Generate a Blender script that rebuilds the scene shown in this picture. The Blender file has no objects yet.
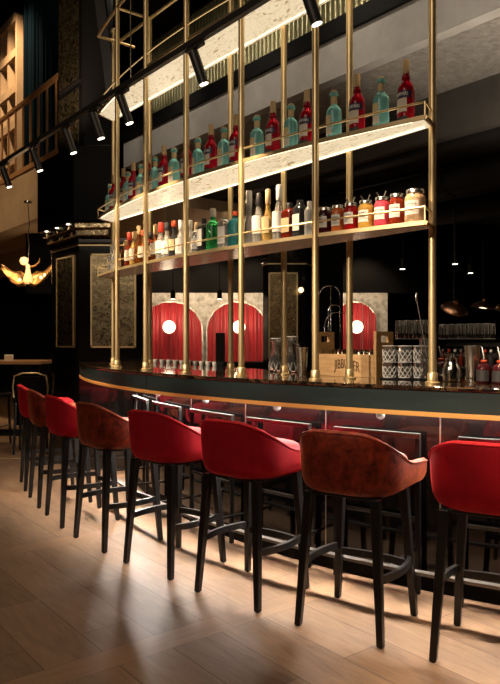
import bpy, bmesh, math, random
from math import sin, cos, pi, radians, sqrt, atan2
from mathutils import Vector, Matrix
random.seed(7)
C = bpy.context.scene.collection
SC = bpy.context.scene

# ------------------------------------------------------------------ camera
F, CX, HY, CZ = 670.0, 250.0, 340.0, 1.353
cam_d = bpy.data.cameras.new('camera'); cam = bpy.data.objects.new('camera', cam_d); C.objects.link(cam)
cam.location = (0, 0, CZ); cam.rotation_euler = (radians(90), 0, 0)
cam_d.sensor_fit = 'VERTICAL'; cam_d.sensor_height = 36.0; cam_d.lens = F / 684 * 36.0
cam_d.shift_y = -(342 - HY) / 684; cam_d.clip_start = 0.05; cam_d.clip_end = 100
SC.camera = cam
SC.view_settings.view_transform = 'Standard'; SC.view_settings.look = 'None'
SC.view_settings.gamma = 1.0; SC.view_settings.exposure = 0.0
SC.cycles.use_denoising = True
SC.cycles.max_bounces = 10; SC.cycles.transmission_bounces = 10; SC.cycles.transparent_max_bounces = 12
SC.cycles.caustics_reflective = False; SC.cycles.caustics_refractive = False
SC.cycles.sample_clamp_indirect = 4.0
# ------------------------------------------------------------------ world
W = bpy.data.worlds.new('night_room'); SC.world = W; W.use_nodes = True
W.node_tree.nodes['Background'].inputs[0].default_value = (0.9, 0.75, 0.55, 1)
W.node_tree.nodes['Background'].inputs[1].default_value = 0.02

# ------------------------------------------------------------------ plan frame: s along the bar (towards camera), n across it
TH = radians(-51.7)
T = Vector((cos(TH), sin(TH), 0)); N = Vector((-sin(TH), cos(TH), 0))
def L(s, n, z=0.0): return T * s + N * n + Vector((0, 0, z))
def P(px, py, Y): return Vector(((px - CX) * Y / F, Y, CZ - (py - HY) * Y / F))   # a point of the place seen at that depth
def on_line(px, fn):
    """plan point (s, n) where the sight line at px meets the curve n = fn(s)"""
    d = Vector(((px - CX) / F, 1, 0)); a, b = d.dot(T), d.dot(N)
    lo, hi = 0.5, 20.0
    for _ in range(60):
        m = (lo + hi) / 2
        if b * m < fn(a * m): lo = m
        else: hi = m
    return a * lo, b * lo

# ------------------------------------------------------------------ lights
WARM = (1.0, 0.72, 0.44)
def spot(name, loc, target, power, size=50, blend=0.6, radius=0.03, col=WARM):
    l = bpy.data.lights.new(name, 'SPOT'); l.energy = power; l.spot_size = radians(size); l.spot_blend = blend
    l.shadow_soft_size = radius; l.color = col
    o = bpy.data.objects.new(name, l); C.objects.link(o); o.location = loc
    o.rotation_euler = (Vector(target) - Vector(loc)).to_track_quat('-Z', 'Y').to_euler(); return o
def area(name, loc, target, power, sx, sy, col=WARM):
    l = bpy.data.lights.new(name, 'AREA'); l.energy = power; l.shape = 'RECTANGLE'; l.size = sx; l.size_y = sy; l.color = col
    o = bpy.data.objects.new(name, l); C.objects.link(o); o.location = loc
    o.rotation_euler = (Vector(target) - Vector(loc)).to_track_quat('-Z', 'Y').to_euler(); return o
# unseen fill spots added over the bartenders' aisle
for k, s in enumerate((-0.9, -2.3, -3.7, -5.1, -6.5)):
    spot('aisle_fill_spot', L(s, 3.6, 6.6), L(s, 2.80, 1.1), 700, 25, 0.7, 0.10)
# frontal fill spots over the guests' side, added to brighten the bar top
for k, s in enumerate((-1.2, -2.1, -3.0, -3.9, -4.9)):
    spot('bar_top_fill', L(s, -2.6, 3.7), L(s, 2.9, 1.25), 1150, 15, 0.9, 0.10, (1.0, 0.80, 0.58))
# spots without fixtures, added over the aisle to light the plastered bulkhead
for k, s in enumerate((-0.6, -2.0, -3.4, -4.8, -6.2, -7.8)):
    spot('bulkhead_fill', L(s, 3.0, 5.3), L(s, 4.5, 4.0), 80, 80, 0.9, 0.1, (1.0, 0.84, 0.66))
# added area fill high over the guests, standing in for other room lamps
area('room_fill', (-2.6, -1.2, 5.0), (-0.3, 3.8, 1.2), 85, 3, 3, (1.0, 0.80, 0.60))
TRACK_W = 130

# ------------------------------------------------------------------ materials
def new_mat(name):
    m = bpy.data.materials.new(name); m.use_nodes = True
    nt = m.node_tree; return m, nt, nt.nodes['Principled BSDF']
def mat(name, col, rough=0.5, metal=0.0, trans=0.0, emit=None, es=0.0, coat=0.0, ior=1.45, sheen=0.0, alpha=1.0, sss=0.0, spec=0.5):
    m, nt, p = new_mat(name); i = p.inputs
    i['Base Color'].default_value = (*col, 1); i['Roughness'].default_value = rough; i['Metallic'].default_value = metal
    i['Transmission Weight'].default_value = trans; i['IOR'].default_value = ior; i['Coat Weight'].default_value = coat
    i['Coat Roughness'].default_value = 0.05; i['Sheen Weight'].default_value = sheen; i['Alpha'].default_value = alpha
    i['Specular IOR Level'].default_value = spec
    if sss: i['Subsurface Weight'].default_value = sss; i['Subsurface Radius'].default_value = (0.05, 0.05, 0.05)
    if emit: i['Emission Color'].default_value = (*emit, 1); i['Emission Strength'].default_value = es
    return m
def coords(nt, scale=(1, 1, 1), rot=(0, 0, 0), kind='Object'):
    tc = nt.nodes.new('ShaderNodeTexCoord'); mp = nt.nodes.new('ShaderNodeMapping')
    mp.inputs['Scale'].default_value = scale; mp.inputs['Rotation'].default_value = rot
    nt.links.new(tc.outputs[kind], mp.inputs['Vector']); return mp.outputs['Vector']
def noise(nt, vec, scale, detail=4, rough=0.6, dist=0.0):
    n = nt.nodes.new('ShaderNodeTexNoise'); n.inputs['Scale'].default_value = scale; n.inputs['Detail'].default_value = detail
    n.inputs['Roughness'].default_value = rough; n.inputs['Distortion'].default_value = dist
    if vec: nt.links.new(vec, n.inputs['Vector'])
    return n.outputs['Fac']
def ramp(nt, fac, stops):
    r = nt.nodes.new('ShaderNodeValToRGB'); e = r.color_ramp.elements
    while len(e) < len(stops): e.new(0.5)
    for k, (p, c) in enumerate(stops): e[k].position = p; e[k].color = (*c, 1) if len(c) == 3 else c
    nt.links.new(fac, r.inputs['Fac']); return r.outputs['Color']
def bump(nt, p, fac, strength=0.3, dist=0.01):
    b = nt.nodes.new('ShaderNodeBump'); b.inputs['Strength'].default_value = strength; b.inputs['Distance'].default_value = dist
    nt.links.new(fac, b.inputs['Height']); nt.links.new(b.outputs['Normal'], p.inputs['Normal'])
def noisy(name, stops, scale=8, vscale=(1, 1, 1), rough=0.5, metal=0, bstr=0.0, bscale=None, coat=0, sheen=0, detail=5, dist=0.0, bdist=0.01, rr=None):
    m, nt, p = new_mat(name); v = coords(nt, vscale)
    f = noise(nt, v, scale, detail, 0.62, dist)
    nt.links.new(ramp(nt, f, stops), p.inputs['Base Color'])
    p.inputs['Roughness'].default_value = rough; p.inputs['Metallic'].default_value = metal
    p.inputs['Coat Weight'].default_value = coat; p.inputs['Sheen Weight'].default_value = sheen
    if bstr: bump(nt, p, noise(nt, v, bscale or scale, 6), bstr, bdist)
    if rr: nt.links.new(ramp(nt, f, [(0.3, (rr[0],) * 3), (0.7, (rr[1],) * 3)]), p.inputs['Roughness'])
    return m

M = {}
M['black'] = mat('black_paint', (0.003, 0.003, 0.0035), 0.5, spec=0.12)
M['black_gloss'] = mat('black_lacquer', (0.006, 0.005, 0.005), 0.12, coat=0.6)
M['black_metal'] = mat('black_metal', (0.006, 0.006, 0.0065), 0.35, 0.0, spec=0.35)
M['track'] = mat('track_metal', (0.03, 0.028, 0.026), 0.38, 0.0)
M['black_wood'] = mat('black_stained_wood', (0.008, 0.007, 0.007), 0.32)
M['brass'] = noisy('brushed_brass', [(0.3, (0.76, 0.56, 0.28)), (0.7, (0.88, 0.70, 0.40))], 6, (1, 1, 0.2), 0.40, 0.82)
M['brass_trim'] = mat('polished_brass', (0.92, 0.52, 0.16), 0.5, 0.6)
M['chrome'] = mat('chrome', (0.75, 0.73, 0.70), 0.15, 1.0)
M['rail_steel'] = mat('satin_rail_steel', (0.22, 0.20, 0.18), 0.4, 0.9)
M['steel'] = mat('bar_steel', (0.80, 0.77, 0.72), 0.26, 1.0)
M['fascia'] = noisy('dark_green_fascia', [(0.3, (0.014, 0.028, 0.029)), (0.7, (0.021, 0.038, 0.038))], 5, (1, 1, 3), 0.35)
M['panel'] = mat('dark_lacquer_panel', (0.0025, 0.0015, 0.0015), 0.05, spec=0.6)
M['dark_chrome'] = mat('dark_chrome', (0.10, 0.097, 0.093), 0.3, 1.0)
M['paper'] = mat('paper_label', (0.58, 0.52, 0.43), 0.7)
M['white'] = mat('white_label', (0.80, 0.77, 0.72), 0.6)
M['ivory'] = mat('ivory_ceramic', (0.75, 0.72, 0.66), 0.25)
M['tan'] = mat('tan_label', (0.62, 0.48, 0.26), 0.7)
M['ink'] = mat('black_ink', (0.02, 0.018, 0.02), 0.6)
M['navy'] = mat('navy_label', (0.012, 0.014, 0.05), 0.5)
M['cork'] = mat('gold_capsule', (0.56, 0.39, 0.20), 0.4)
M['orange_cap'] = mat('orange_cap', (0.45, 0.06, 0.02), 0.4)
M['red_cap'] = mat('red_cap', (0.65, 0.05, 0.03), 0.4)
M['glass'] = mat('clear_glass', (0.92, 0.92, 0.88), 0.02, trans=1.0, ior=1.4)
M['cutglass'] = mat('cut_crystal', (0.96, 0.95, 0.92), 0.03, trans=0.97, ior=1.45)
M['cut_glint'] = mat('crystal_cut_glint', (0.97, 0.95, 0.92), 0.15, trans=0.35, ior=1.5)  # near-opaque white, so the cuts carry painted sparkle
M['bulb'] = mat('lamp_globe', (1, 0.85, 0.65), 0.4, emit=(1.0, 0.80, 0.55), es=3.2)
M['bulb_hot'] = mat('hot_bulb', (1, 0.85, 0.65), 0.4, emit=(1.0, 0.68, 0.34), es=2.6)
M['lens'] = mat('spot_lens', (1, 0.9, 0.75), 0.4, emit=(1.0, 0.86, 0.66), es=6)
M['led'] = mat('led_strip', (1, 0.9, 0.8), 0.4, emit=(1.0, 0.91, 0.80), es=330)
M['led_shelf'] = mat('shelf_light_strip', (1, 0.9, 0.8), 0.4, emit=(1.0, 0.80, 0.52), es=2.6)
M['amber_glow'] = mat('amber_glow_glass', (1, 0.7, 0.4), 0.4, emit=(1.0, 0.50, 0.18), es=1.5)
def drink(name, col, trans=0.75, rough=0.04, ior=1.36): return mat(name, col, rough, trans=trans, ior=ior)
M['red_drink'] = drink('red_bitter', (0.62, 0.006, 0.03), 0.6)
M['teal_glass'] = drink('teal_gin_glass', (0.34, 0.95, 0.92), 0.62)
M['green_glass'] = drink('green_gin_glass', (0.05, 0.62, 0.16), 0.75)
M['pale_glass'] = drink('pale_spirit_glass', (0.85, 0.82, 0.75), 0.8)
M['frost'] = mat('frosted_glass', (0.70, 0.68, 0.64), 0.35, trans=0.55)
M['wine'] = drink('golden_wine', (0.86, 0.55, 0.16), 0.7)
M['amber'] = drink('amber_spirit', (0.30, 0.09, 0.015), 0.8)
M['brown_drink'] = drink('brown_liqueur', (0.22, 0.024, 0.009), 0.6)
M['dark_glass'] = drink('smoke_glass', (0.05, 0.05, 0.05), 0.5)
M['teal_dark'] = drink('dark_teal_glass', (0.02, 0.14, 0.16), 0.6)
M['j_black'] = drink('blackcurrant_syrup', (0.06, 0.008, 0.012), 0.4)
M['j_orange'] = drink('orange_syrup', (0.85, 0.20, 0.05), 0.5)
M['j_red'] = drink('cherry_syrup', (0.50, 0.012, 0.015), 0.5)
M['j_yellow'] = drink('honey_syrup', (0.90, 0.52, 0.10), 0.5)
M['j_pink'] = drink('raspberry_syrup', (0.90, 0.09, 0.14), 0.35)
M['j_brown'] = drink('spice_syrup', (0.30, 0.035, 0.012), 0.4)
M['j_cream'] = drink('cream_syrup', (0.88, 0.56, 0.32), 0.3)

def velvet(name, lo, hi, sh, scale=9, rough=0.75):
    m, nt, p = new_mat(name); v = coords(nt)
    f = noise(nt, v, scale, 6, 0.65, 0.5)
    nt.links.new(ramp(nt, f, [(0.30, lo), (0.72, hi)]), p.inputs['Base Color'])
    p.inputs['Roughness'].default_value = rough; p.inputs['Specular IOR Level'].default_value = 0.2
    p.inputs['Sheen Weight'].default_value = 0.4; p.inputs['Sheen Roughness'].default_value = 0.4
    p.inputs['Sheen Tint'].default_value = (*sh, 1)
    bump(nt, p, noise(nt, v, 260, 2), 0.12, 0.002)
    return m
M['red_velvet'] = velvet('crimson_velvet', (0.31, 0.002, 0.009), (0.44, 0.004, 0.015), (1.0, 0.06, 0.07))
M['rust_velvet'] = velvet('rust_velvet', (0.030, 0.003, 0.002), (0.30, 0.036, 0.012), (1.0, 0.28, 0.12), 20, 0.55)

def onyx(name, strength, hi, lo, base):
    m, nt, p = new_mat(name); v = coords(nt, (1.0, 1.0, 1.0), (0, 0, -TH))
    mp = nt.nodes.new('ShaderNodeMapping'); mp.inputs['Scale'].default_value = (1, 2.2, 1); nt.links.new(v, mp.inputs['Vector'])
    f = noise(nt, mp.outputs['Vector'], 7.5, 4, 0.55, 1.8)
    c = ramp(nt, f, [(0.32, lo), (0.43, hi), (0.49, tuple(0.30 * a + 0.70 * b for a, b in zip(lo, hi))), (0.54, hi), (0.62, tuple(0.6 * a + 0.4 * b for a, b in zip(lo, hi))), (0.70, hi)])
    nt.links.new(c, p.inputs['Emission Color']); p.inputs['Emission Strength'].default_value = strength
    p.inputs['Base Color'].default_value = (*base, 1); p.inputs['Roughness'].default_value = 0.2
    return m
M['onyx'] = onyx('lit_onyx', 0.90, (1.0, 0.82, 0.54), (0.42, 0.27, 0.12), (0.2, 0.16, 0.10))
M['onyx_dim'] = onyx('brown_onyx_painted_glow', 0.10, (0.9, 0.50, 0.26), (0.30, 0.12, 0.05), (0.30, 0.15, 0.065))  # lower underside gives no light; its faint glow is painted in
M['lit_top'] = onyx('glowing_shelf_top', 1.7, (1.0, 0.84, 0.60), (0.6, 0.45, 0.28), (0.3, 0.25, 0.18))
M['onyx_rim'] = mat('lit_shelf_rim', (0.8, 0.6, 0.35), 0.4, emit=(1.0, 0.72, 0.40), es=0.7)

def marble():
    m, nt, p = new_mat('black_marble'); v = coords(nt)
    f = noise(nt, v, 3.2, 9, 0.7, 2.2)
    c = ramp(nt, f, [(0.47, (0.008, 0.006, 0.005)), (0.50, (0.10, 0.055, 0.025)), (0.53, (0.010, 0.007, 0.006)), (0.72, (0.035, 0.022, 0.014))])
    nt.links.new(c, p.inputs['Base Color']); p.inputs['Roughness'].default_value = 0.06; p.inputs['Coat Weight'].default_value = 0.5
    return m
M['marble'] = marble()
def mirror_aged(name, tint, dark):
    m, nt, p = new_mat(name); v = coords(nt)
    f = noise(nt, v, 14, 10, 0.8, 2.2)
    nt.links.new(ramp(nt, f, [(0.33, dark), (0.47, tuple(0.55 * x for x in tint)), (0.56, tint), (0.66, tuple(0.4 * x for x in tint))]), p.inputs['Base Color'])
    nt.links.new(ramp(nt, f, [(0.35, (0.5,) * 3), (0.6, (0.13,) * 3)]), p.inputs['Roughness'])
    p.inputs['Metallic'].default_value = 1.0
    bump(nt, p, noise(nt, v, 5, 3), 0.25, 0.02)
    return m
M['mirror'] = mirror_aged('antique_gold_mirror', (0.72, 0.58, 0.34), (0.10, 0.07, 0.03))
M['silver_leaf'] = noisy('silver_leaf_wall', [(0.30, (0.26, 0.24, 0.21)), (0.5, (0.62, 0.60, 0.56)), (0.72, (0.82, 0.80, 0.76))], 10, (1, 1, 1), 0.42, 0.5, 0.4, 18, detail=8)
M['concrete'] = noisy('grey_plaster', [(0.3, (0.26, 0.25, 0.235)), (0.7, (0.34, 0.33, 0.31))], 4, rough=0.8, bstr=0.15, bscale=30)
M['dark_plaster'] = noisy('dark_plaster', [(0.3, (0.050, 0.045, 0.040)), (0.7, (0.075, 0.068, 0.060))], 4, rough=0.8)
M['rough_concrete'] = noisy('sprayed_concrete', [(0.3, (0.20, 0.19, 0.17)), (0.7, (0.34, 0.32, 0.29))], 18, rough=0.95, bstr=1.0, bscale=34, bdist=0.05)
M['dark_ceiling'] = mat('dark_ceiling_paint', (0.020, 0.018, 0.017), 0.7, spec=0.2)
M['dark_wall'] = mat('dark_wall_paint', (0.008, 0.007, 0.007), 0.6, spec=0.2)
M['beige'] = noisy('beige_plaster', [(0.3, (0.40, 0.28, 0.17)), (0.7, (0.50, 0.36, 0.23))], 3, rough=0.8)
M['oak_dark'] = noisy('oak_handrail', [(0.3, (0.30, 0.15, 0.06)), (0.7, (0.42, 0.22, 0.10))], 6, (1, 6, 6), 0.45)
M['crate_wood'] = noisy('pale_crate_wood', [(0.25, (0.42, 0.22, 0.08)), (0.5, (0.58, 0.34, 0.14)), (0.75, (0.68, 0.43, 0.20))], 5, (2, 2, 9), 0.55)
M['brand'] = mat('burnt_lettering', (0.05, 0.018, 0.008), 0.8)
M['blue_curtain'] = mat('midnight_blue_cloth', (0.0015, 0.0065, 0.012), 1.0, spec=0.05)
M['red_curtain'] = mat('red_satin', (0.26, 0.003, 0.009), 0.45, sheen=0.3)
M['reeded'] = noisy('reeded_glass', [(0.3, (0.10, 0.095, 0.045)), (0.7, (0.24, 0.22, 0.105))], 4, (1, 1, 0.6), 0.34, 0.4)
M['copper'] = mat('copper_shade', (0.80, 0.42, 0.24), 0.3, 1.0)
M['gold_leaf'] = noisy('gold_feather', [(0.3, (0.45, 0.22, 0.06)), (0.7, (0.95, 0.62, 0.25))], 22, rough=0.35, metal=0.8)

def oak_floor():
    m, nt, p = new_mat('oak_plank_floor'); lk = nt.links.new
    tc = nt.nodes.new('ShaderNodeTexCoord'); vec = tc.outputs['Object']
    sep = nt.nodes.new('ShaderNodeSeparateXYZ'); lk(vec, sep.inputs[0])
    def math_(op, a, b=None, c=None):
        n = nt.nodes.new('ShaderNodeMath'); n.operation = op
        for k, x in enumerate((a, b, c)):
            if x is None: continue
            if isinstance(x, (int, float)): n.inputs[k].default_value = x
            else: lk(x, n.inputs[k])
        return n.outputs[0]
    per = 1.72
    fx = math_('MULTIPLY', math_('FRACT', math_('DIVIDE', math_('ADD', sep.outputs['X'], 2.68 + 10 * per), per)), per)
    band = math_('LESS_THAN', fx, 0.16)
    comb = nt.nodes.new('ShaderNodeCombineXYZ'); lk(sep.outputs['Y'], comb.inputs[0]); lk(fx, comb.inputs[1])
    def planks(v, w, h, off):
        b = nt.nodes.new('ShaderNodeTexBrick'); b.offset = off
        lk(v, b.inputs['Vector']); b.inputs['Scale'].default_value = 1.0
        b.inputs['Brick Width'].default_value = w; b.inputs['Row Height'].default_value = h
        b.inputs['Mortar Size'].default_value = 0.0022; b.inputs['Mortar Smooth'].default_value = 0.1; b.inputs['Bias'].default_value = 0
        b.inputs['Color1'].default_value = (0.265, 0.155, 0.088, 1); b.inputs['Color2'].default_value = (0.375, 0.232, 0.142, 1)
        b.inputs['Mortar'].default_value = (0.110, 0.060, 0.032, 1)
        return b.outputs['Color']
    def grain(v, sc):
        mp = nt.nodes.new('ShaderNodeMapping'); mp.inputs['Scale'].default_value = sc; lk(v, mp.inputs['Vector'])
        return noise(nt, mp.outputs['Vector'], 3.0, 8, 0.62, 1.6)
    mix = lambda f, a, b, t='MIX': (lambda n: (setattr(n, 'data_type', 'RGBA'), setattr(n, 'blend_type', t),
        lk(f, n.inputs[0]) if not isinstance(f, float) else setattr(n.inputs[0], 'default_value', f),
        lk(a, n.inputs[6]), lk(b, n.inputs[7]), n.outputs[2])[-1])(nt.nodes.new('ShaderNodeMix'))
    col = mix(band, planks(vec, 1.45, 0.26, 0.37), planks(comb.outputs[0], 1.9, 0.16, 0.0))
    g = mix(band, ramp(nt, grain(vec, (1.0, 7, 1)), [(0.25, (0.62,) * 3), (0.75, (1.12,) * 3)]),
            ramp(nt, grain(comb.outputs[0], (1.0, 7, 1)), [(0.25, (0.95,) * 3), (0.75, (1.45,) * 3)]))
    out = mix(1.0, col, g, 'MULTIPLY')
    lk(out, p.inputs['Base Color']); p.inputs['Roughness'].default_value = 0.42
    bump(nt, p, grain(vec, (1, 14, 1)), 0.05, 0.004)
    return m
M['floor'] = oak_floor()

# ------------------------------------------------------------------ mesh helpers
class MB:
    def __init__(s): s.v = []; s.f = []; s.uvsafe = True
    def add(s, vs, fs):
        k = len(s.v); s.v += [tuple(v) for v in vs]; s.f += [tuple(i + k for i in f) for f in fs]; return s
    def box(s, c, d, rz=0.0, rx=0.0, ry=0.0):
        R = Matrix.Rotation(rz, 3, 'Z') @ Matrix.Rotation(ry, 3, 'Y') @ Matrix.Rotation(rx, 3, 'X'); c = Vector(c)
        vs = [c + R @ Vector((x * d[0] / 2, y * d[1] / 2, z * d[2] / 2)) for x in (-1, 1) for y in (-1, 1) for z in (-1, 1)]
        return s.add(vs, [(0, 1, 3, 2), (4, 6, 7, 5), (0, 4, 5, 1), (2, 3, 7, 6), (0, 2, 6, 4), (1, 5, 7, 3)])
    def tube(s, pts, r, seg=8, closed=False):
        pts = [Vector(p) for p in pts]; n = len(pts); rs = r if isinstance(r, (list, tuple)) else [r] * n
        rings = []; up = None
        for i, p in enumerate(pts):
            a = pts[(i - 1) % n] if (closed or i) else p; b = pts[(i + 1) % n] if (closed or i < n - 1) else p
            d = (b - a).normalized()
            if up is None: up = Vector((0, 0, 1)) if abs(d.z) < 0.9 else Vector((1, 0, 0))
            x = d.cross(up)
            if x.length < 1e-4: x = d.cross(Vector((0.3, 0.9, 0.1)))
            x.normalize(); y = x.cross(d).normalized(); up = y
            rings.append([p + (x * cos(2 * pi * k / seg) + y * sin(2 * pi * k / seg)) * rs[i] for k in range(seg)])
        vs = [v for rg in rings for v in rg]; fs = []
        for i in range(n if closed else n - 1):
            j = (i + 1) % n
            for k in range(seg):
                q = (k + 1) % seg; fs.append((i * seg + k, i * seg + q, j * seg + q, j * seg + k))
        if not closed: fs += [tuple(range(seg))[::-1], tuple((n - 1) * seg + k for k in range(seg))]
        return s.add(vs, fs)
    def lathe(s, prof, seg=20, c=(0, 0, 0), sx=1.0, sy=1.0, pw=None):
        c = Vector(c); vs = []; fs = []
        for r, z in prof:
            for k in range(seg):
                a = 2 * pi * k / seg; x, y = cos(a), sin(a)
                if pw: x, y = math.copysign(abs(x) ** pw, x), math.copysign(abs(y) ** pw, y)
                vs.append(c + Vector((r * x * sx, r * y * sy, z)))
        for i in range(len(prof) - 1):
            for k in range(seg):
                q = (k + 1) % seg; fs.append((i * seg + k, i * seg + q, (i + 1) * seg + q, (i + 1) * seg + k))
        fs += [tuple(range(seg))[::-1], tuple((len(prof) - 1) * seg + k for k in range(seg))]
        return s.add(vs, fs)
    def prism(s, poly, z0, z1):
        n = len(poly); vs = [(x, y, z0) for x, y in poly] + [(x, y, z1) for x, y in poly]
        fs = [tuple(range(n))[::-1], tuple(range(n, 2 * n))] + [(k, (k + 1) % n, n + (k + 1) % n, n + k) for k in range(n)]
        return s.add(vs, fs)
    def sweep(s, path, nrm, sec, cap=True):
        """sec: closed list of (offset along normal, z); path plan points"""
        m = len(sec); vs = []; fs = []
        for p, q in zip(path, nrm):
            for o, z in sec: vs.append((p[0] + q[0] * o, p[1] + q[1] * o, z))
        for i in range(len(path) - 1):
            for k in range(m):
                j = (k + 1) % m; fs.append((i * m + k, i * m + j, (i + 1) * m + j, (i + 1) * m + k))
        if cap: fs += [tuple(range(m))[::-1], tuple((len(path) - 1) * m + k for k in range(m))]
        return s.add(vs, fs)
    def patch(s, R, z0, z1, a0, a1, seg=8, t=0.0008):
        """label wrapped round a cylinder, facing -y at angle 0"""
        vs = []; fs = []
        for k in range(seg + 1):
            a = a0 + (a1 - a0) * k / seg
            for r in (R, R + t):
                for z in (z0, z1): vs.append((r * sin(a), -r * cos(a), z))
        for k in range(seg):
            b = 4 * k
            fs += [(b + 2, b + 6, b + 7, b + 3), (b, b + 1, b + 5, b + 4), (b + 1, b + 3, b + 7, b + 5), (b, b + 4, b + 6, b + 2)]
        fs += [(0, 2, 3, 1), (4 * seg, 4 * seg + 1, 4 * seg + 3, 4 * seg + 2)]
        return s.add(vs, fs)
    def build(s, name, m, parent=None, smooth=True, bevel=0.0, subsurf=0, ang=40):
        me = bpy.data.meshes.new(name); me.from_pydata(s.v, [], s.f); me.validate(); me.update()
        bm = bmesh.new(); bm.from_mesh(me); bmesh.ops.recalc_face_normals(bm, faces=bm.faces); bm.to_mesh(me); bm.free()
        if smooth:
            me.polygons.foreach_set('use_smooth', [True] * len(me.polygons))
            if not subsurf: me.set_sharp_from_angle(angle=radians(ang))
        o = bpy.data.objects.new(name, me); C.objects.link(o)
        if m: me.materials.append(m)
        if parent: o.parent = parent
        if bevel:
            b = o.modifiers.new('soft_edge', 'BEVEL'); b.width = bevel; b.segments = 2; b.limit_method = 'ANGLE'
        if subsurf:
            q = o.modifiers.new('smooth', 'SUBSURF'); q.levels = subsurf; q.render_levels = subsurf
        return o
def tag(o, label, cat, group=None, kind=None):
    o['label'] = label; o['category'] = cat
    if group: o['group'] = group
    if kind: o['kind'] = kind
    return o
def thing(name, label, cat, loc=(0, 0, 0), rz=0.0, group=None):
    o = bpy.data.objects.new(name, None); C.objects.link(o); o.empty_display_size = 0.1
    o.location = loc; o.rotation_euler = (0, 0, rz); return tag(o, label, cat, group)
def dup(root, loc, rz, label, group=None, swap=None, scale=None):
    r = root.copy(); C.objects.link(r); r.location = loc; r.rotation_euler = (0, 0, rz); r['label'] = label
    if group: r['group'] = group
    if scale: r.scale = (scale,) * 3
    def rec(src, dst):
        for ch in src.children:
            c = ch.copy(); C.objects.link(c); c.parent = dst; rec(ch, c)
    rec(root, r); return r
def struct(o, label, cat='structure'):
    o['kind'] = 'structure'; o['label'] = label; o['category'] = cat; return o
def text_mesh(body, size, R=None, z=0.0, sx=1.0, extrude=0.0004, arc=0.0, x0=0.0):
    """lettering as mesh data in the xz plane facing -y; R wraps it on a cylinder, arc bows the base line"""
    cu = bpy.data.curves.new('lettering', 'FONT'); cu.body = body; cu.size = size; cu.align_x = 'CENTER'; cu.align_y = 'CENTER'
    cu.extrude = extrude; cu.resolution_u = 2
    o = bpy.data.objects.new('lettering', cu); C.objects.link(o)
    dg = bpy.context.evaluated_depsgraph_get(); me = bpy.data.meshes.new_from_object(o.evaluated_get(dg))
    bpy.data.objects.remove(o); bpy.data.curves.remove(cu)
    for v in me.vertices:
        x, y, d = v.co.x * sx + x0, v.co.y, v.co.z
        y -= arc * x * x
        if R: a = x / R; v.co = ((R + d) * sin(a), -(R + d) * cos(a), z + y)
        else: v.co = (x, -d, z + y)
    return me
def text_obj(me, m, parent, name='lettering'):
    if not me.materials: me.materials.append(m)
    o = bpy.data.objects.new(name, me); C.objects.link(o); o.parent = parent; return o
ORD = ['first', 'second', 'third', 'fourth', 'fifth', 'sixth', 'seventh', 'eighth', 'ninth', 'tenth', 'eleventh', 'twelfth',
       'thirteenth', 'fourteenth', 'fifteenth', 'sixteenth', 'seventeenth', 'eighteenth', 'nineteenth', 'twentieth']

# ------------------------------------------------------------------ plan curves
S0 = -3.75
def edge(s): return 2.22 + (0.10 if s > S0 else 0.088) * (s - S0) ** 2
def shelf_front(s): return 2.36 + 0.071 * (s - S0) ** 2
NB = 2.72                                            # line of the rear posts
def curve(fn, s0, s1, k):
    pts = []; nr = []
    for i in range(k + 1):
        s = s0 + (s1 - s0) * i / k; g = (fn(s + 1e-3) - fn(s - 1e-3)) / 2e-3
        p = L(s, fn(s)); q = (N - T * g).normalized(); pts.append(p); nr.append(q)
    return pts, nr
def edge_at(s, off):
    g = (edge(s + 1e-3) - edge(s - 1e-3)) / 2e-3
    return L(s, edge(s)) + (N - T * g).normalized() * off, TH + math.atan(g)

# ================================================================== SETTING
def lbox(mb, s0, s1, n0, n1, z0, z1):
    mb.box(L((s0 + s1) / 2, (n0 + n1) / 2, (z0 + z1) / 2), (abs(s1 - s0), abs(n1 - n0), abs(z1 - z0)), TH); return mb
o = MB().box((0, 0, -0.05), (26, 26, 0.1)).build('floor', M['floor'], None, smooth=False)
o.location = (0, 6, 0); o.rotation_euler = (0, 0, TH); struct(o, 'oak plank floor with cross bands', 'floor')
# object coordinates of the floor must follow the bar's plan frame
off = Matrix.Rotation(-TH, 3, 'Z') @ Vector((0, 6, 0))
for v in o.data.vertices: v.co += off
o.location = (0, 0, 0)
for v in o.data.vertices: v.co.z = v.co.z
struct(MB().box((0, 6, 8.6), (28, 26, 0.1)).build('ceiling', M['dark_ceiling'], None, False), 'dark high ceiling over the bar hall', 'ceiling')
struct(MB().box((0, 18.0, 4.2), (28, 0.2, 8.8)).build('wall_back', M['dark_wall'], None, False), 'dark far wall beyond the bar', 'wall')
struct(MB().box((-12, 6, 4.2), (0.2, 24, 8.8)).build('wall_left', M['dark_wall'], None, False), 'dark wall at the far left', 'wall')
struct(MB().box((12, 6, 4.2), (0.2, 24, 8.8)).build('wall_right', M['dark_wall'], None, False), 'dark wall at the far right', 'wall')
struct(MB().box((0, -3.5, 4.2), (28, 0.2, 8.8)).build('wall_front', M['dark_wall'], None, False), 'dark wall behind the viewer', 'wall')
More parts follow.
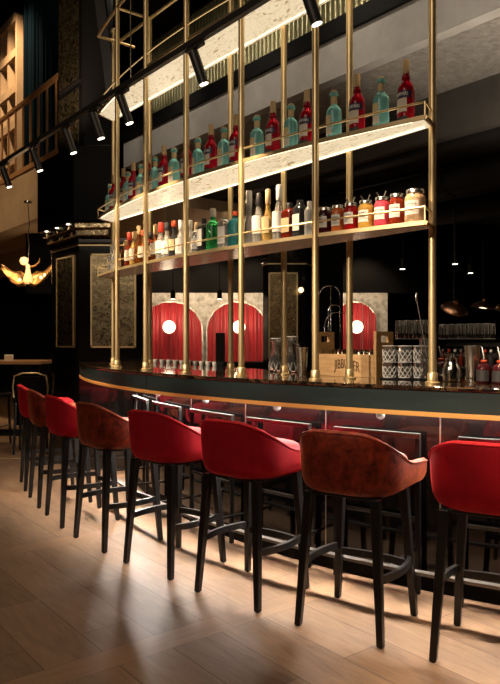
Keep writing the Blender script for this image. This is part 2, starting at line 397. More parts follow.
# mezzanine edge above the back bar
struct(lbox(MB(), -8.6, 4, 4.50, 4.62, 3.80, 4.17).build('beam_fascia', M['concrete'], None, False), 'grey plastered bulkhead above the bottle shelf', 'beam')
struct(lbox(MB(), -8.6, 4, 4.46, 4.70, 4.17, 4.33).build('beam_edge', M['black'], None, False), 'black steel beam above the grey bulkhead', 'beam')
struct(lbox(MB(), -8.6, 4, 4.62, 5.60, 3.80, 3.95).build('ceiling_soffit', M['rough_concrete'], None, False), 'rough sprayed concrete soffit behind the bulkhead', 'ceiling')
struct(lbox(MB(), -8.6, 4, 5.60, 5.75, 3.36, 3.95).build('beam_drop', M['dark_plaster'], None, False), 'lower dark grey beam behind the rough soffit', 'beam')
struct(lbox(MB(), -8.6, 4, 5.75, 12.5, 3.30, 3.45).build('ceiling_lower', M['dark_ceiling'], None, False), 'dark low ceiling over the room behind the bar', 'ceiling')
# reeded glass balustrade of the mezzanine
bal = thing('glass_balustrade', 'reeded golden glass balustrade standing on the black mezzanine beam', 'balustrade', L(-3, 4.60, 4.33), TH)
mb = MB(); n = 150; w = 10.0 / n
vs = []; fs = []
for k in range(n):
    for j in range(5):
        a = pi * j / 4; vs.append((-5 + w * (k + 0.5) - w / 2 * 0.92 * cos(a), -w * 0.36 * sin(a), 0))
m_ = len(vs)
vs += [(x, y, 1.05) for x, y, _ in vs]
mb.add(vs, [(i, i + 1, m_ + i + 1, m_ + i) for i in range(m_ - 1)]); mb.build('ribbed_pane', M['reeded'], bal, ang=60)
MB().box((0, -0.01, 1.07), (10, 0.05, 0.04)).build('top_rail', M['black_metal'], bal, False)
MB().box((0, 0.05, 0.525), (10, 0.03, 1.05)).build('backing_pane', M['black'], bal, False)

# ------------------------------------------------------------------ far left balcony
NBAL = 3.6
struct(lbox(MB(), -16, -7.6, NBAL, NBAL + 0.25, 3.12, 3.86).build('slab_edge', M['beige'], None, False), 'beige plastered balcony edge at far left', 'slab')
struct(lbox(MB(), -16, -7.6, NBAL + 0.25, 9, 3.14, 3.30).build('slab_soffit', M['beige'], None, False), 'beige underside of the far balcony', 'slab')
struct(lbox(MB(), -16, -7.6, 4.6, 4.85, 2.72, 3.14).build('beam_balcony', M['beige'], None, False), 'beige beam under the far balcony', 'beam')
rl = thing('balcony_railing', 'oak topped balcony railing with thin dark balusters above the beige slab', 'railing', L(-10, NBAL, 3.86), TH)
MB().box((-1.2, 0, 1.08), (7.2, 0.06, 0.05)).build('handrail', M['oak_dark'], rl, False)
MB().box((-1.2, 0, 0.06), (7.2, 0.05, 0.07)).build('bottom_rail', M['oak_dark'], rl, False)
for k in range(22): MB().box((-4.6 + k * 0.32, 0, 0.57), (0.025, 0.025, 0.98)).build('baluster', M['oak_dark'], rl, False)
# lattice screen and blue curtain behind it
ls = thing('lattice_screen', 'tall beige lattice screen with narrow openings behind the balcony railing', 'screen', L(-12.6, 4.3, 3.3), TH)
mb = MB()
for k in range(9):
    mb.box((-3.2 + k * 0.44 + (0.0 if k % 3 else -0.05), 0, 2.0), (0.16 if k % 3 == 0 else 0.08, 0.12, 4.0))
for k in range(7): mb.box((-1.5, 0.0, 0.05 + k * 0.655), (3.6, 0.16, 0.15))
mb.build('grid', M['beige'], ls, False)
MB().box((-1.5, 0.4, 2.0), (3.6, 0.04, 4.0)).build('backing', M['dark_wall'], ls, False)
ct = thing('stage_curtain', 'dark midnight blue pleated curtain beside the beige lattice screen', 'curtain', L(-9.45, 4.35, 3.3), TH)
mb = MB(); vs = []; fs = []; K = 160
for k in range(K + 1):
    x = -2.6 + 1.9 * k / K; y = 0.07 * sin(k * 0.9) + 0.03 * sin(k * 0.37)
    vs += [(x, y, 0), (x, y, 5.2)]
fs = [(2 * k, 2 * k + 2, 2 * k + 3, 2 * k + 1) for k in range(K)]
mb.add(vs, fs); mb.build('pleats', M['blue_curtain'], ct, ang=180)

# ------------------------------------------------------------------ mirror columns
def grown(poly, k):
    c = sum((Vector(p) for p in poly), Vector((0, 0))) / len(poly); out = []
    for p in poly: d = Vector(p) - c; q = c + d * (1 + k / d.length); out.append((q.x, q.y))
    return out
def column(poly, faces, label, z0=1.29, z1=2.235, mf='mirror'):
    """poly: footprint (counter clockwise); faces: (edge index, mirror width, shift along the edge)"""
    c = sum((Vector(p) for p in poly), Vector((0, 0))) / len(poly)
    t = thing('mirror_column', label, 'column', (c.x, c.y, 0)); t['kind'] = 'structure'
    poly = [(x - c.x, y - c.y) for x, y in poly]
    MB().prism(poly, 0, 2.36).build('shaft', M['black_gloss'], t, False, 0.008)
    MB().prism(grown(poly, 0.03), 0, 0.14).build('plinth', M['black_gloss'], t, False, 0.008)
    MB().prism(grown(poly, 0.03), 2.36, 2.42).build('cornice', M['black_gloss'], t, False, 0.008)
    MB().prism(grown(poly, 0.012), 2.335, 2.35).build('gold_line', M['brass'], t, False)
    for i, w, shf in faces:
        p, q = Vector(poly[i]), Vector(poly[(i + 1) % len(poly)]); e = (q - p).normalized(); nn = Vector((e.y, -e.x, 0)); ex = Vector((e.x, e.y, 0))
        m = (p + q) / 2; m = Vector((m.x, m.y, 0)) + ex * shf + nn * 0.004; ang = atan2(e.y, e.x); zm = (z0 + z1) / 2
        fr_ = MB()
        for zz in (z0 - 0.01, z1 + 0.01): fr_.box(m + Vector((0, 0, zz)), (w + 0.036, 0.022, 0.018), ang)
        for sg in (-1, 1): fr_.box(m + ex * sg * (w / 2 + 0.009) + Vector((0, 0, zm)), (0.018, 0.022, z1 - z0 + 0.036), ang)
        f = fr_.build('mirror_frame', M['brass'], t, False)
        MB().box(m + Vector((0, 0, zm)), (w, 0.014, z1 - z0), ang).build('mirror_pane', M[mf], f, False)
    return t, poly
B_ = Vector(((79 - CX) * 7.0 / F, 7.0)); C_ = Vector(((148 - CX) * 7.0 / F, 7.0))
A_ = B_ + Vector((-T.x, -T.y)) * 0.74; D_ = C_ + Vector((-0.17, 0.95)); E_ = A_ + Vector((0.35, 0.85))
t1, pl1 = column([tuple(A_), tuple(B_), tuple(C_), tuple(D_), tuple(E_)], [(0, 0.42, 0.02), (1, 0.44, 0.0)], 'black column with aged gold mirrors where the bar ends')
c1 = t1.location
def rel(px, Y): return ((px - CX) * Y / F - c1.x, Y - c1.y)
def back_along(p, d): return (p[0] - T.x * d, p[1] - T.y * d)
cb, cc, cd_ = rel(73, 6.75), rel(114, 6.75), rel(114, 7.7)
ca = back_along(cb, 0.97); cap = [ca, cb, cc, cd_, (ca[0] + 0.3, ca[1] + 0.5)]
MB().prism(cap, 2.55, 3.32).build('capital', M['black'], t1, False, 0.01)
MB().prism(grown(cap, -0.06), 2.49, 2.55).build('capital_moulding', M['mirror'], t1, False, 0.01)
MB().prism(grown(cap, -0.12), 2.42, 2.49).build('capital_neck', M['mirror'], t1, False, 0.01)
ub, uc, ud = rel(84, 7.0), rel(113, 7.0), rel(112, 7.8); ua = back_along(ub, 0.66); pu = [ua, ub, uc, ud, (ua[0] + 0.3, ua[1] + 0.4)]
MB().prism(pu, 3.32, 8.5).build('upper_shaft', M['black'], t1, False)
for za, zb in ((3.36, 4.0), (4.12, 5.6)):
    p, q = Vector(pu[0]), Vector(pu[1]); e = (q - p).normalized(); m = (p + q) / 2; m = Vector((m.x, m.y, (za + zb) / 2)) + Vector((e.y, -e.x, 0)) * 0.01 - Vector((e.x, e.y, 0)) * 0.01
    f = MB().box(m, (0.56, 0.03, zb - za + 0.05), atan2(e.y, e.x)).build('upper_mirror_frame', M['black_gloss'], t1, False)
    MB().box(m + Vector((e.y, -e.x, 0)) * 0.012, (0.50, 0.02, zb - za), atan2(e.y, e.x)).build('upper_mirror_pane', M['mirror'], f, False)
for k in range(3):
    q = Vector((ca[0] + (cb[0] - ca[0]) * (0.2 + 0.3 * k), ca[1] + (cb[1] - ca[1]) * (0.2 + 0.3 * k), 2.545)) + Vector((-N.x, -N.y, 0)) * -0.035
    MB().lathe([(0.002, 0), (0.022, 0), (0.022, 0.006), (0.002, 0.006)], 12, q).build('downlight', M['lens'], t1)
    wq = q + c1 + Vector((-N.x, -N.y, 0)) * 0.02; wq.z = 2.535; spot('capital_downlight_lamp', wq, wq + Vector((0.03, 0.05, -1)), 14, 100, 0.8, 0.02)
spot('upper_mirror_fill', L(-6.4, 2.2, 3.0), Vector((c1.x - 0.5, c1.y - 0.4, 4.4)), 420, 70, 0.8, 0.05)  # unseen spot added to brighten the upper mirror strip
# raking steel strut beside the column
t = thing('steel_strut', 'dark raking steel strut rising beside the black column', 'strut', P(113, 106, 6.65)); t['kind'] = 'structure'
e = P(93, -60, 6.65) - t.location
q = MB().box((0, 0, e.length / 2), (0.075, 0.10, e.length)).build('strut', M['track'], t, False, 0.004); q.rotation_euler = e.to_track_quat('Z', 'Y').to_euler()
q = MB().box((0.0, 0, -0.01), (0.14, 0.16, 0.04)).build('foot_plate', M['track'], t, False, 0.004)

def wpx(px, Y): return ((px - CX) * Y / F, Y)
t2, pl2 = column([wpx(263, 8.85), wpx(268, 8.7), wpx(306, 8.7), wpx(314, 9.0), wpx(312, 9.6), wpx(266, 9.6)], [(1, 0.345, -0.05)], 'black column with a gold mirror seen behind the brass posts', 1.12, 2.21)
MB().prism(grown(pl2, 0.0), 2.42, 3.3).build('upper_shaft', M['black_gloss'], t2, False)
struct(MB().prism([wpx(312, 9.3), wpx(343, 9.3), wpx(343, 9.6), wpx(312, 9.6)], 0, 3.3).build('wall_pier', M['black'], None, False), 'black pier between the column and the third arch', 'wall')

# ------------------------------------------------------------------ silver wall with red curtained arches
YW = 11.0
sw = struct(MB().box((-0.15, YW + 0.25, 1.57), (4.9, 0.1, 1.14)).build('wall_silver', M['silver_leaf'], None, False), 'silver leafed wall panel behind the red curtained arches', 'wall')
struct(MB().box((0.0, YW + 0.35, 2.72), (7.5, 0.3, 1.16)).build('wall_over_arches', M['black'], None, False), 'dark wall above the silver panel', 'wall')
struct(MB().box((0.0, YW - 0.10, 0.5), (7.5, 0.5, 1.0)).build('wall_bench_back', M['black'], None, False), 'black banquette back under the arches', 'wall')
def arch(cx, label, hw=0.46, lamp_dx=0.0):
    t = thing('curtained_arch', label, 'curtain', (cx, YW + 0.17, 1.0), 0, 'red curtained arches on the silver wall')
    mb = MB(); vs = []; fs = []; K = 72
    top = 0.98; r = hw
    for k in range(K + 1):
        u = -1 + 2 * k / K; x = u * hw; y = -0.035 + 0.014 * sin(k * 1.15 + 1.3 * sin(k * 0.31)) + 0.018 * sin(k * 0.53 + cx * 3) + 0.012 * sin(k * 0.23)
        zt = top - r * 0.92 + r * 0.92 * sqrt(max(0, 1 - u * u))
        for j in range(9): vs.append((x, y * (1 - 0.1 * j / 8), zt * j / 8))
    for k in range(K):
        for j in range(8): a = k * 9 + j; fs.append((a, a + 9, a + 10, a + 1))
    mb.add(vs, fs).build('drape', M['red_curtain'], t, ang=180)
    mb = MB(); pts = [(-hw - 0.01, -0.02, 0)] + [(-(hw + 0.01) * cos(pi * k / 24), -0.02, top - r * 0.92 + r * 0.93 * sin(pi * k / 24)) for k in range(25)] + [(hw + 0.01, -0.02, 0)]
    mb.tube(pts, 0.014, 6).build('arch_moulding', M['silver_leaf'], t)
    return t
def globe(cx, z, label):
    t = thing('globe_lamp', label, 'lamp', (cx, YW + 0.02, z), 0, 'white globe lamps before the red arches')
    MB().lathe([(0.004, -0.105)] + [(0.105 * sin(pi * k / 14), -0.105 * cos(pi * k / 14)) for k in range(1, 14)] + [(0.004, 0.105)], 24).build('globe', M['bulb'], t)
    MB().tube([(0, 0.10, 0), (0, 0.16, 0)], 0.03, 12).build('wall_mount', M['black_metal'], t)
for px, lp, hw, lab in ((169.5, 169, .52, 'with the globe lamp left of centre, beside the aged mirror column'), (237, 239, .49, 'wide, seen between two close brass posts'), (356, 357, .36, 'narrow, seen above the wooden crate')):
    X = (px - CX) * YW / F; XL = (lp - CX) * YW / F
    arch(X, 'red satin curtained arch, ' + lab, hw)
    lz = CZ - (327 - HY) * YW / F
    globe(XL, lz, 'glowing white globe lamp before the red arch ' + lab.split(',')[-1].strip())
    l = bpy.data.lights.new('globe_lamp_glow', 'POINT'); l.energy = 9; l.color = (1, 0.78, 0.52); l.shadow_soft_size = 0.1
    lo = bpy.data.objects.new('globe_lamp_glow', l); C.objects.link(lo); lo.location = (XL, YW - 0.25, lz + 0.1)
for k, X in enumerate((-1.45, -0.7, 0.0, 0.9, 1.9)):
    spot('silver_wall_fill', (X, YW - 0.8, 3.1), (X, YW + 0.2, 1.7), 100, 70, 0.7, 0.05)  # unseen spots added to brighten the silver wall

# ================================================================== BAR
SR, SL = -1.1, -6.05
ZT = 1.14
bar = thing('bar_counter', 'long curved bar counter, black marble top, dark green fascia and brass trim', 'bar counter', (0, 0, 0))
pe, ne = curve(edge, SR, SL, 90)
def inner(s): return max(edge(s) + 0.78, 3.12)
top = [(p.x, p.y) for p in pe] + [(p.x, p.y) for p in curve(inner, SL, SR, 40)[0]]
MB().prism(top, 1.120, ZT).build('countertop', M['marble'], bar, True, 0.004)
MB().sweep(pe, ne, [(0.012, 1.120), (0.012, 1.018), (0.045, 1.018), (0.045, 1.120)]).build('fascia', M['fascia'], bar)
MB().sweep(pe, ne, [(0.006, 1.020), (0.006, 0.999), (0.060, 0.999), (0.060, 1.020)]).build('brass_trim', M['brass_trim'], bar)
MB().sweep(pe, ne, [(0.060, 1.020), (0.060, 1.008), (0.53, 1.008), (0.53, 1.020)]).build('underside', M['black'], bar)
MB().sweep(pe, ne, [(0.445, 1.006), (0.445, 1.002), (0.475, 1.002), (0.475, 1.006)]).build('led_strip', M['led'], bar)
MB().sweep(pe, ne, [(0.515, 0.10), (0.515, 0.0), (0.56, 0.0), (0.56, 0.10)]).build('plinth', M['black'], bar)
PIT = 0.655; ST0 = -1.50
PPAN = 0.735
joints = [-2.0 - PPAN * k for k in range(-1, 6)]
bounds = [SR] + [j for j in joints if SL < j < SR] + [SL]
for a, b in zip(bounds[:-1], bounds[1:]):
    pp, nn = curve(edge, a - 0.004, b + 0.004, 10)
    MB().sweep(pp, nn, [(0.50, 1.010), (0.50, 0.10), (0.52, 0.10), (0.52, 1.010)]).build('front_panel', M['panel'], bar, True, 0.002)
    # recessed lower frame moulding on each panel
for j in joints:
    if SL < j < SR:
        p, a = edge_at(j, 0.502)
        MB().box(p + Vector((0, 0, 0.555)), (0.008, 0.012, 0.91), a).build('panel_joint', M['steel'], bar, False)
for j in (-3.95,):
    p, a = edge_at(j, 0.0125); MB().box(p + Vector((0, 0, 1.069)), (0.003, 0.004, 0.10), a).build('fascia_joint', M['black'], bar, False)
MB().sweep(*curve(lambda s: inner(s) - 0.06, SR, SL, 40), [(0, 1.12), (0, 0.0), (0.05, 0.0), (0.05, 1.12)]).build('back_panel', M['black'], bar)

# foot rail along the foot of the bar
fr = thing('foot_rail', 'low steel foot rail running along the foot of the bar', 'foot rail')
MB().sweep(*curve(edge, SR, SL + 0.5, 80), [(0.165, 0.215), (0.165, 0.200), (0.205, 0.200), (0.205, 0.215)]).build('rail', M['rail_steel'], fr)
for k in range(10):
    s = -0.85 - k * PIT
    if s > SL + 0.5:
        p, a = edge_at(s, 0.345); MB().box(p + Vector((0, 0, 0.208)), (0.02, 0.31, 0.012), a).build('rail_post', M['black_metal'], fr, False)
# upright frames in front of the panels, one per stool, and the knobs under the counter
where = ['beside the stool cut off by the photo edge', 'behind the near rust stool', 'behind the third stool, broad red', 'behind the fourth stool', 'behind the dark rust fifth stool',
         'behind the sixth stool', 'behind the seventh stool', 'behind the farthest stool']
def guard(p, a, label):
    t = thing('guard_frame', label, 'metal frame', p, a, 'guard frames on the bar front')
    mb = MB(); w, h, b = 0.26, 0.855, 0.026
    mb.box((0, 0, h - b / 2), (2 * w, b, b))
    mb.build('top_bar', M['dark_chrome'], t, False, 0.003)
    MB().box((0, 0, 0.40), (2 * w - b, 0.018, 0.018)).build('middle_bar', M['dark_chrome'], t, False, 0.002)
    for sg in (-1, 1): MB().box((sg * (w - b / 2), 0, (h - b) / 2 + 0.0), (b, b, h - b)).build('upright', M['black_metal'], t, False, 0.003)
for k in range(6):
    p, a = edge_at(-2.365 + PPAN - PPAN * k, 0.455); p.z = 0.0
    guard(p, a, 'black guard frame with bright top bar, %s from the near end of the bar front' % ORD[k])
def knob(p, a, label):
    t = thing('bag_hook', label, 'hook', p, a, 'bag hooks under the counter')
    MB().tube([(0, 0, 0.0), (0, 0, -0.03)], 0.006, 8).build('stem', M['brass'], t)
    MB().lathe([(0.002, -0.0745)] + [(0.024 * sin(pi * j / 8), -0.050 - 0.024 * cos(pi * j / 8)) for j in range(1, 8)] + [(0.004, -0.0255)], 12).build('knob', M['frost'], t)
for k in range(7):
    p, a = edge_at(-2.26 + 0.7 - 0.70 * k, 0.30); p.z = 1.008
    knob(p, a, 'shiny round bag hook under the counter, %s from the near end' % ORD[k])

# ================================================================== SHELVING OVER THE BAR
sh = thing('shelf_frame', 'brass post frame carrying three lit onyx bottle shelves over the bar', 'shelf frame')
POST = [-2.010 - 0.5485 * k for k in range(6)] + [-5.39]
SA, SB = -1.955, -5.30
def post(p, z1, finial=False, r=0.0185):
    o = MB().tube([(p.x, p.y, ZT), (p.x, p.y, z1)], r, 14).build('post', M['brass'], sh)
    MB().lathe([(0.036, 0), (0.036, 0.008), (0.025, 0.012), (0.025, 0.05), (0.021, 0.055)], 16, (p.x, p.y, ZT)).build('collar', M['brass'], o)
    if finial: MB().lathe([(0.004, 0.0), (0.022, 0.006), (0.010, 0.02), (0.028, 0.045), (0.030, 0.06), (0.020, 0.08), (0.003, 0.09)], 14, (p.x, p.y, z1)).build('finial', M['brass'], o)
for k, s in enumerate(POST):
    post(L(s, NB), 3.96 if k < 6 else 4.02, k == 6)
for s in POST[1:6]: post(L(s, shelf_front(s)), 5.6)
def shelf(z, m_under, th=0.012, rail=0.066, cross=True):
    pf, nf = curve(shelf_front, SA, SB, 50)
    back = [L(SB - 0.10, NB), L(SA - 0.05, NB)]
    poly = [(p.x, p.y) for p in pf] + [(b.x, b.y) for b in back]
    o = MB().prism(poly, z, z + th).build('shelf_slab', m_under, sh, False)
    MB().sweep(pf, nf, [(-0.004, z - 0.004), (-0.004, z + th + 0.004), (0.006, z + th + 0.004), (0.006, z - 0.004)]).build('brass_edge', M['brass'], o)
    for a, b in ((pf[0], back[1]), (pf[-1], back[0])):
        MB().tube([(a.x, a.y, z + th / 2), (b.x, b.y, z + th / 2)], 0.012, 6).build('end_edge', M['brass'], o)
    MB().prism([tuple((Vector(p) - Vector(poly[0])) * 0.0 + Vector(p)) for p in poly], z + th, z + th + 0.0004).build('lit_top', M['lit_top'], o, False)
    if m_under is M['onyx']:
        MB().sweep(pf[1:-1], nf[1:-1], [(0.010, z - 0.004), (0.010, z - 0.001), (0.014, z - 0.001), (0.014, z - 0.004)]).build('light_strip', M['led_shelf'], o)
        MB().tube([L(SB + 0.05, NB - 0.03, z - 0.004), L(SA - 0.08, NB - 0.03, z - 0.004)], 0.003, 6).build('light_strip', M['led_shelf'], o)
    if rail:
        pr = [L(SA - 0.05, NB - 0.02)] + pf + [L(SB - 0.10, NB - 0.02)]
        MB().tube([(p.x, p.y, z + th + rail) for p in pr], 0.0055, 6).build('guard_rail', M['brass'], o)
        for q in (pf[0], pf[-1]): MB().tube([(q.x, q.y, z + th), (q.x, q.y, z + th + rail)], 0.005, 6).build('rail_stub', M['brass'], o)
    return o
Z1, Z2, Z3 = 1.898, 2.392, 3.285
shelf(Z1, M['onyx_dim']); shelf(Z2, M['onyx']); shelf(Z3, M['onyx'], th=0.014, rail=0.09)
ZF = 3.95
pf, nf = curve(shelf_front, SA, SB, 40)
MB().tube([(p.x, p.y, ZF) for p in pf], 0.013, 8).build('top_rail', M['brass'], sh)
MB().tube([L(SA, NB, ZF), L(SB, NB, ZF)], 0.013, 8).build('top_rail', M['brass'], sh)
for s in [SB] + POST[1:6] + [SA]:
    MB().tube([L(s, shelf_front(s), ZF), L(s, NB + (0.16 if s < -5 else 0), ZF)], 0.012, 8).build('cross_rail', M['brass'], sh)

# ================================================================== TRACK LIGHTS
NT, ZTR = 2.08, 3.0
tk = thing('lighting_track', 'black ceiling track rail hung on wires before the brass shelves', 'light track', L(-4.5, NT, ZTR), TH)
MB().box((0, 0, 0.02), (8.4, 0.034, 0.036)).build('rail', M['track'], tk, False, 0.003)
for x in (-3.2, 0.62, 2.9):
    MB().tube([(x, 0, 0.04), (x, 0, 5.5)], 0.004, 6).build('hanging_wire', M['steel'], tk)
heads = [(4, 'partly cut by the left picture edge'), (34, 'before the teal end of the blue curtain'), (67, 'before the upper mirror strip'), (94, 'against the black capital'),
         (122, 'just left of the corner brass posts'), (195, 'before the lit top shelf'), (306, 'nearest, at the top of the picture')]
def head(s, label):
    t = thing('track_spotlight', label, 'spotlight', L(s, NT, ZTR), TH, 'spotlights on the black track')
    MB().box((0, 0, -0.012), (0.16, 0.03, 0.02)).build('adapter', M['track'], t, False, 0.003)
    MB().tube([(0.0, 0, -0.02), (0.0, 0, -0.045)], 0.008, 8).build('pivot', M['track'], t)
    d = Vector((0.16, 0.28, -0.94)).normalized(); a = Vector((0, -0.012, -0.04))
    MB().tube([a, a + d * 0.185], 0.029, 18).build('barrel', M['track'], t)
    q = d.to_track_quat('Z', 'Y').to_matrix()
    o = MB().lathe([(0.002, 0), (0.024, 0.0), (0.024, 0.004), (0.002, 0.004)], 18).build('lens', M['lens'], t)
    o.rotation_euler = q.to_euler(); o.location = a + d * 0.183
    b = t.location + Matrix.Rotation(TH, 3, 'Z') @ (a + d * 0.20)
    spot('track_spot_lamp', b, b + Matrix.Rotation(TH, 3, 'Z') @ d, TRACK_W, 52, 0.7, 0.03)
for px, lab in heads:
    s, _ = on_line(px, lambda s: NT); head(s, 'black cylinder track spotlight ' + lab)
s = on_line(195, lambda s: NT)[0]
for ds, w in ((0.45, 'farthest'), (0.95, 'middle'), (1.45, 'nearest')): head(-2.15 + ds, 'black cylinder track spotlight added beyond the picture top, %s of three' % w)  # extra unseen heads, added for more light on the bar top

# ================================================================== BOTTLES
PROTO = {}
CAMP = None
def bottle_parts(t, kind):
    global CAMP
    seg = 32
    if kind == 'red':
        MB().lathe([(0.030, 0), (0.041, 0.004), (0.042, 0.01), (0.042, 0.165), (0.040, 0.18), (0.033, 0.198), (0.022, 0.212), (0.0165, 0.225), (0.0155, 0.24), (0.0155, 0.262)], seg).build('body', M['red_drink'], t)
        MB().lathe([(0.0185, 0.252), (0.0185, 0.268), (0.0165, 0.272), (0.0165, 0.318), (0.015, 0.32)], 14).build('capsule', M['cork'], t)
        MB().lathe([(0.019, 0.222), (0.021, 0.228), (0.021, 0.238), (0.018, 0.243)], 14).build('neck_ring', M['red_drink'], t)
        lb = MB().patch(0.0424, 0.126, 0.160, -1.35, 1.35).build('band_label', M['navy'], t)
        if CAMP is None: CAMP = text_mesh('CAMPARI', 0.026, 0.0436, 0.143, 0.80)
        text_obj(CAMP, M['white'], lb)
        MB().patch(0.0424, 0.058, 0.124, -0.85, 0.85).build('front_label', M['paper'], t)
        MB().patch(0.0424, 0.012, 0.036, -0.9, 0.9).build('foot_label', M['ink'], t)
    elif kind == 'teal':
        MB().lathe([(0.032, 0), (0.040, 0.004), (0.041, 0.012), (0.041, 0.148), (0.038, 0.166), (0.028, 0.182), (0.018, 0.19), (0.0155, 0.196), (0.0155, 0.236)], seg).build('body', M['teal_glass'], t)
        MB().lathe([(0.017, 0.196), (0.0172, 0.200), (0.0165, 0.236), (0.016, 0.238)], 14).build('neck_label', M['tan'], t)
        MB().lathe([(0.0225, 0.238), (0.0235, 0.242), (0.0235, 0.256), (0.0215, 0.259)], 14).build('lip', M['teal_glass'], t)
        MB().lathe([(0.018, 0.259), (0.018, 0.268), (0.014, 0.271)], 12).build('stopper', M['cork'], t)
        MB().patch(0.0412, 0.075, 0.132, -0.72, 0.55).build('front_label', M['tan'], t)
        MB().patch(0.0412, 0.030, 0.070, -0.45, 0.65).build('lower_label', M['paper'], t)
def place(kind, name, label, cat, group, p, rz, builder=bottle_parts, scale=1.0):
    if kind not in PROTO:
        t = thing(name, label, cat, p, rz, group); builder(t, kind); PROTO[kind] = t; t.scale = (scale,) * 3; return t
    return dup(PROTO[kind], p, rz, label, group, scale=scale)
mid = [(406, 'red'), (381, 'teal'), (357, 'red'), (334, 'teal'), (307, 'red'), (291, 'teal'), (273, 'red'), (257, 'teal'), (236, 'red'), (224, 'teal'), (211, 'red'), (198, 'teal'),
       (187, 'red'), (174, 'teal'), (164, 'red'), (155, 'teal'), (148, 'red'), (141, 'teal'), (133.5, 'red'), (128, 'teal'), (123.5, 'red'), (118.5, 'teal'), (114, 'red'), (110, 'teal')]
cnt = {'red': 0, 'teal': 0}
shelf_c = lambda s: max(min(shelf_front(s) + 0.085, NB - 0.06), 0)
for px, kind in mid:
    s, n = on_line(px, shelf_c); k = cnt[kind]; cnt[kind] += 1
    if kind == 'red': lab = 'red bitter bottle with navy band label, %s red from the right on middle shelf' % ORD[k]
    else: lab = 'pale teal gin bottle with tan label, %s teal from the right on middle shelf' % ORD[k]
    place(kind, 'bitter_bottle' if kind == 'red' else 'gin_bottle', lab, 'bottle', ('red bitter' if kind == 'red' else 'teal gin') + ' bottles on the middle shelf',
          L(s, n, Z2 + 0.0125), TH + random.uniform(-0.25, 0.25))

# ---- preserve jars on the lower shelf
def jar_parts(t, m, R, h, sprig):
    MB().lathe([(R * 0.8, 0), (R * 0.97, 0.004), (R, 0.012), (R, h * 0.72), (R * 0.95, h * 0.8), (R * 0.80, h * 0.86), (R * 0.78, h * 0.88)], 22).build('jar_body', m, t)
    MB().lathe([(R * 0.80, h * 0.88), (R * 0.86, h * 0.89), (R * 0.86, h * 0.985), (R * 0.82, h)], 22).build('lid', M['steel'], t)
    MB().patch(R + 0.0004, h * 0.26, h * 0.66, -0.75, 0.75).build('label', M['white'], t)
    ik = MB()
    for zz, wd, am in ((0.56, 0.52, 0.0065), (0.44, 0.34, 0.004)):      # two lines of illegible dark handwriting
        ik.tube([((R + 0.0012) * sin(q), -(R + 0.0012) * cos(q), h * zz + am * sin(j * 2.1) * (0.6 + 0.4 * sin(j * 0.9)))
                 for j in range(25) for q in [-wd + 2 * wd * j / 24]], 0.0010, 4)
    ik.build('handwriting', M['ink'], t)
    if sprig:
        MB().tube([(-0.01, 0, h), (-0.028, -0.004, h + 0.028)], 0.004, 6).tube([(0.012, 0, h), (0.022, 0.004, h + 0.03)], 0.004, 6).build('clasp', M['steel'], t)
jars = [(415, 'j_cream', 0.050, 0.168, 0, 'peach cream jar at the free end of the lower shelf'), (397, 'j_brown', 0.040, 0.160, 0, 'dark red brown jar beside the peach cream jar'),
        (382, 'j_pink', 0.040, 0.155, 1, 'bright pink jar between amber and brown jars'), (366, 'j_yellow', 0.040, 0.150, 1, 'honey yellow jar left of the pink jar'),
        (351, 'j_red', 0.038, 0.150, 1, 'dark cherry red jar left of the honey jar'), (338, 'j_orange', 0.036, 0.148, 0, 'orange red jar beside the black jar'),
        (325, 'j_black', 0.041, 0.146, 0, 'nearly black jar beside the brass post')]
for px, m, R, h, sp, lab in jars:
    s, n = on_line(px, lambda s: shelf_front(s) + 0.07)
    t = thing('syrup_jar', 'labelled syrup jar, ' + lab, 'jar', L(s, n, Z1 + 0.0125), TH + 0.25, 'syrup jars on the lower shelf'); jar_parts(t, M[m], R, h, sp)

# ---- spirits on the lower shelf
def spirit(t, m, R, h, neck, shoulder, cap, cap_h, lab=None, lz=(0.2, 0.6), square=False, wide_neck=False, sloped=False):
    pw = 0.45 if square else None
    z1 = h * shoulder; zc = h - cap_h
    if sloped: pr = [(R * 0.85, 0), (R, 0.006), (R, z1 * 0.6), (R * 0.9, z1 * 0.8), (neck * 1.5, z1 * 1.08), (neck, z1 * 1.25), (neck, zc)]
    else: pr = [(R * 0.85, 0), (R, 0.006), (R, z1), (R * 0.93, z1 + 0.012), (R * 0.6, z1 + 0.026), (neck, z1 + 0.036), (neck, zc)]
    MB().lathe(pr, 20, pw=pw).build('body', m, t)
    MB().lathe([(neck + 0.002, zc - 0.004), (neck + 0.003, zc), (neck + 0.003, h - 0.004), (neck, h)], 14).build('cap', cap, t)
    if lab:
        if square: MB().box((0, -R - 0.0012, h * (lz[0] + lz[1]) / 2), (R * 1.4, 0.002, h * (lz[1] - lz[0]))).build('label', lab, t, False)
        else: MB().patch(R + 0.0004, h * lz[0], h * lz[1], -0.9, 0.9).build('label', lab, t)
G = M
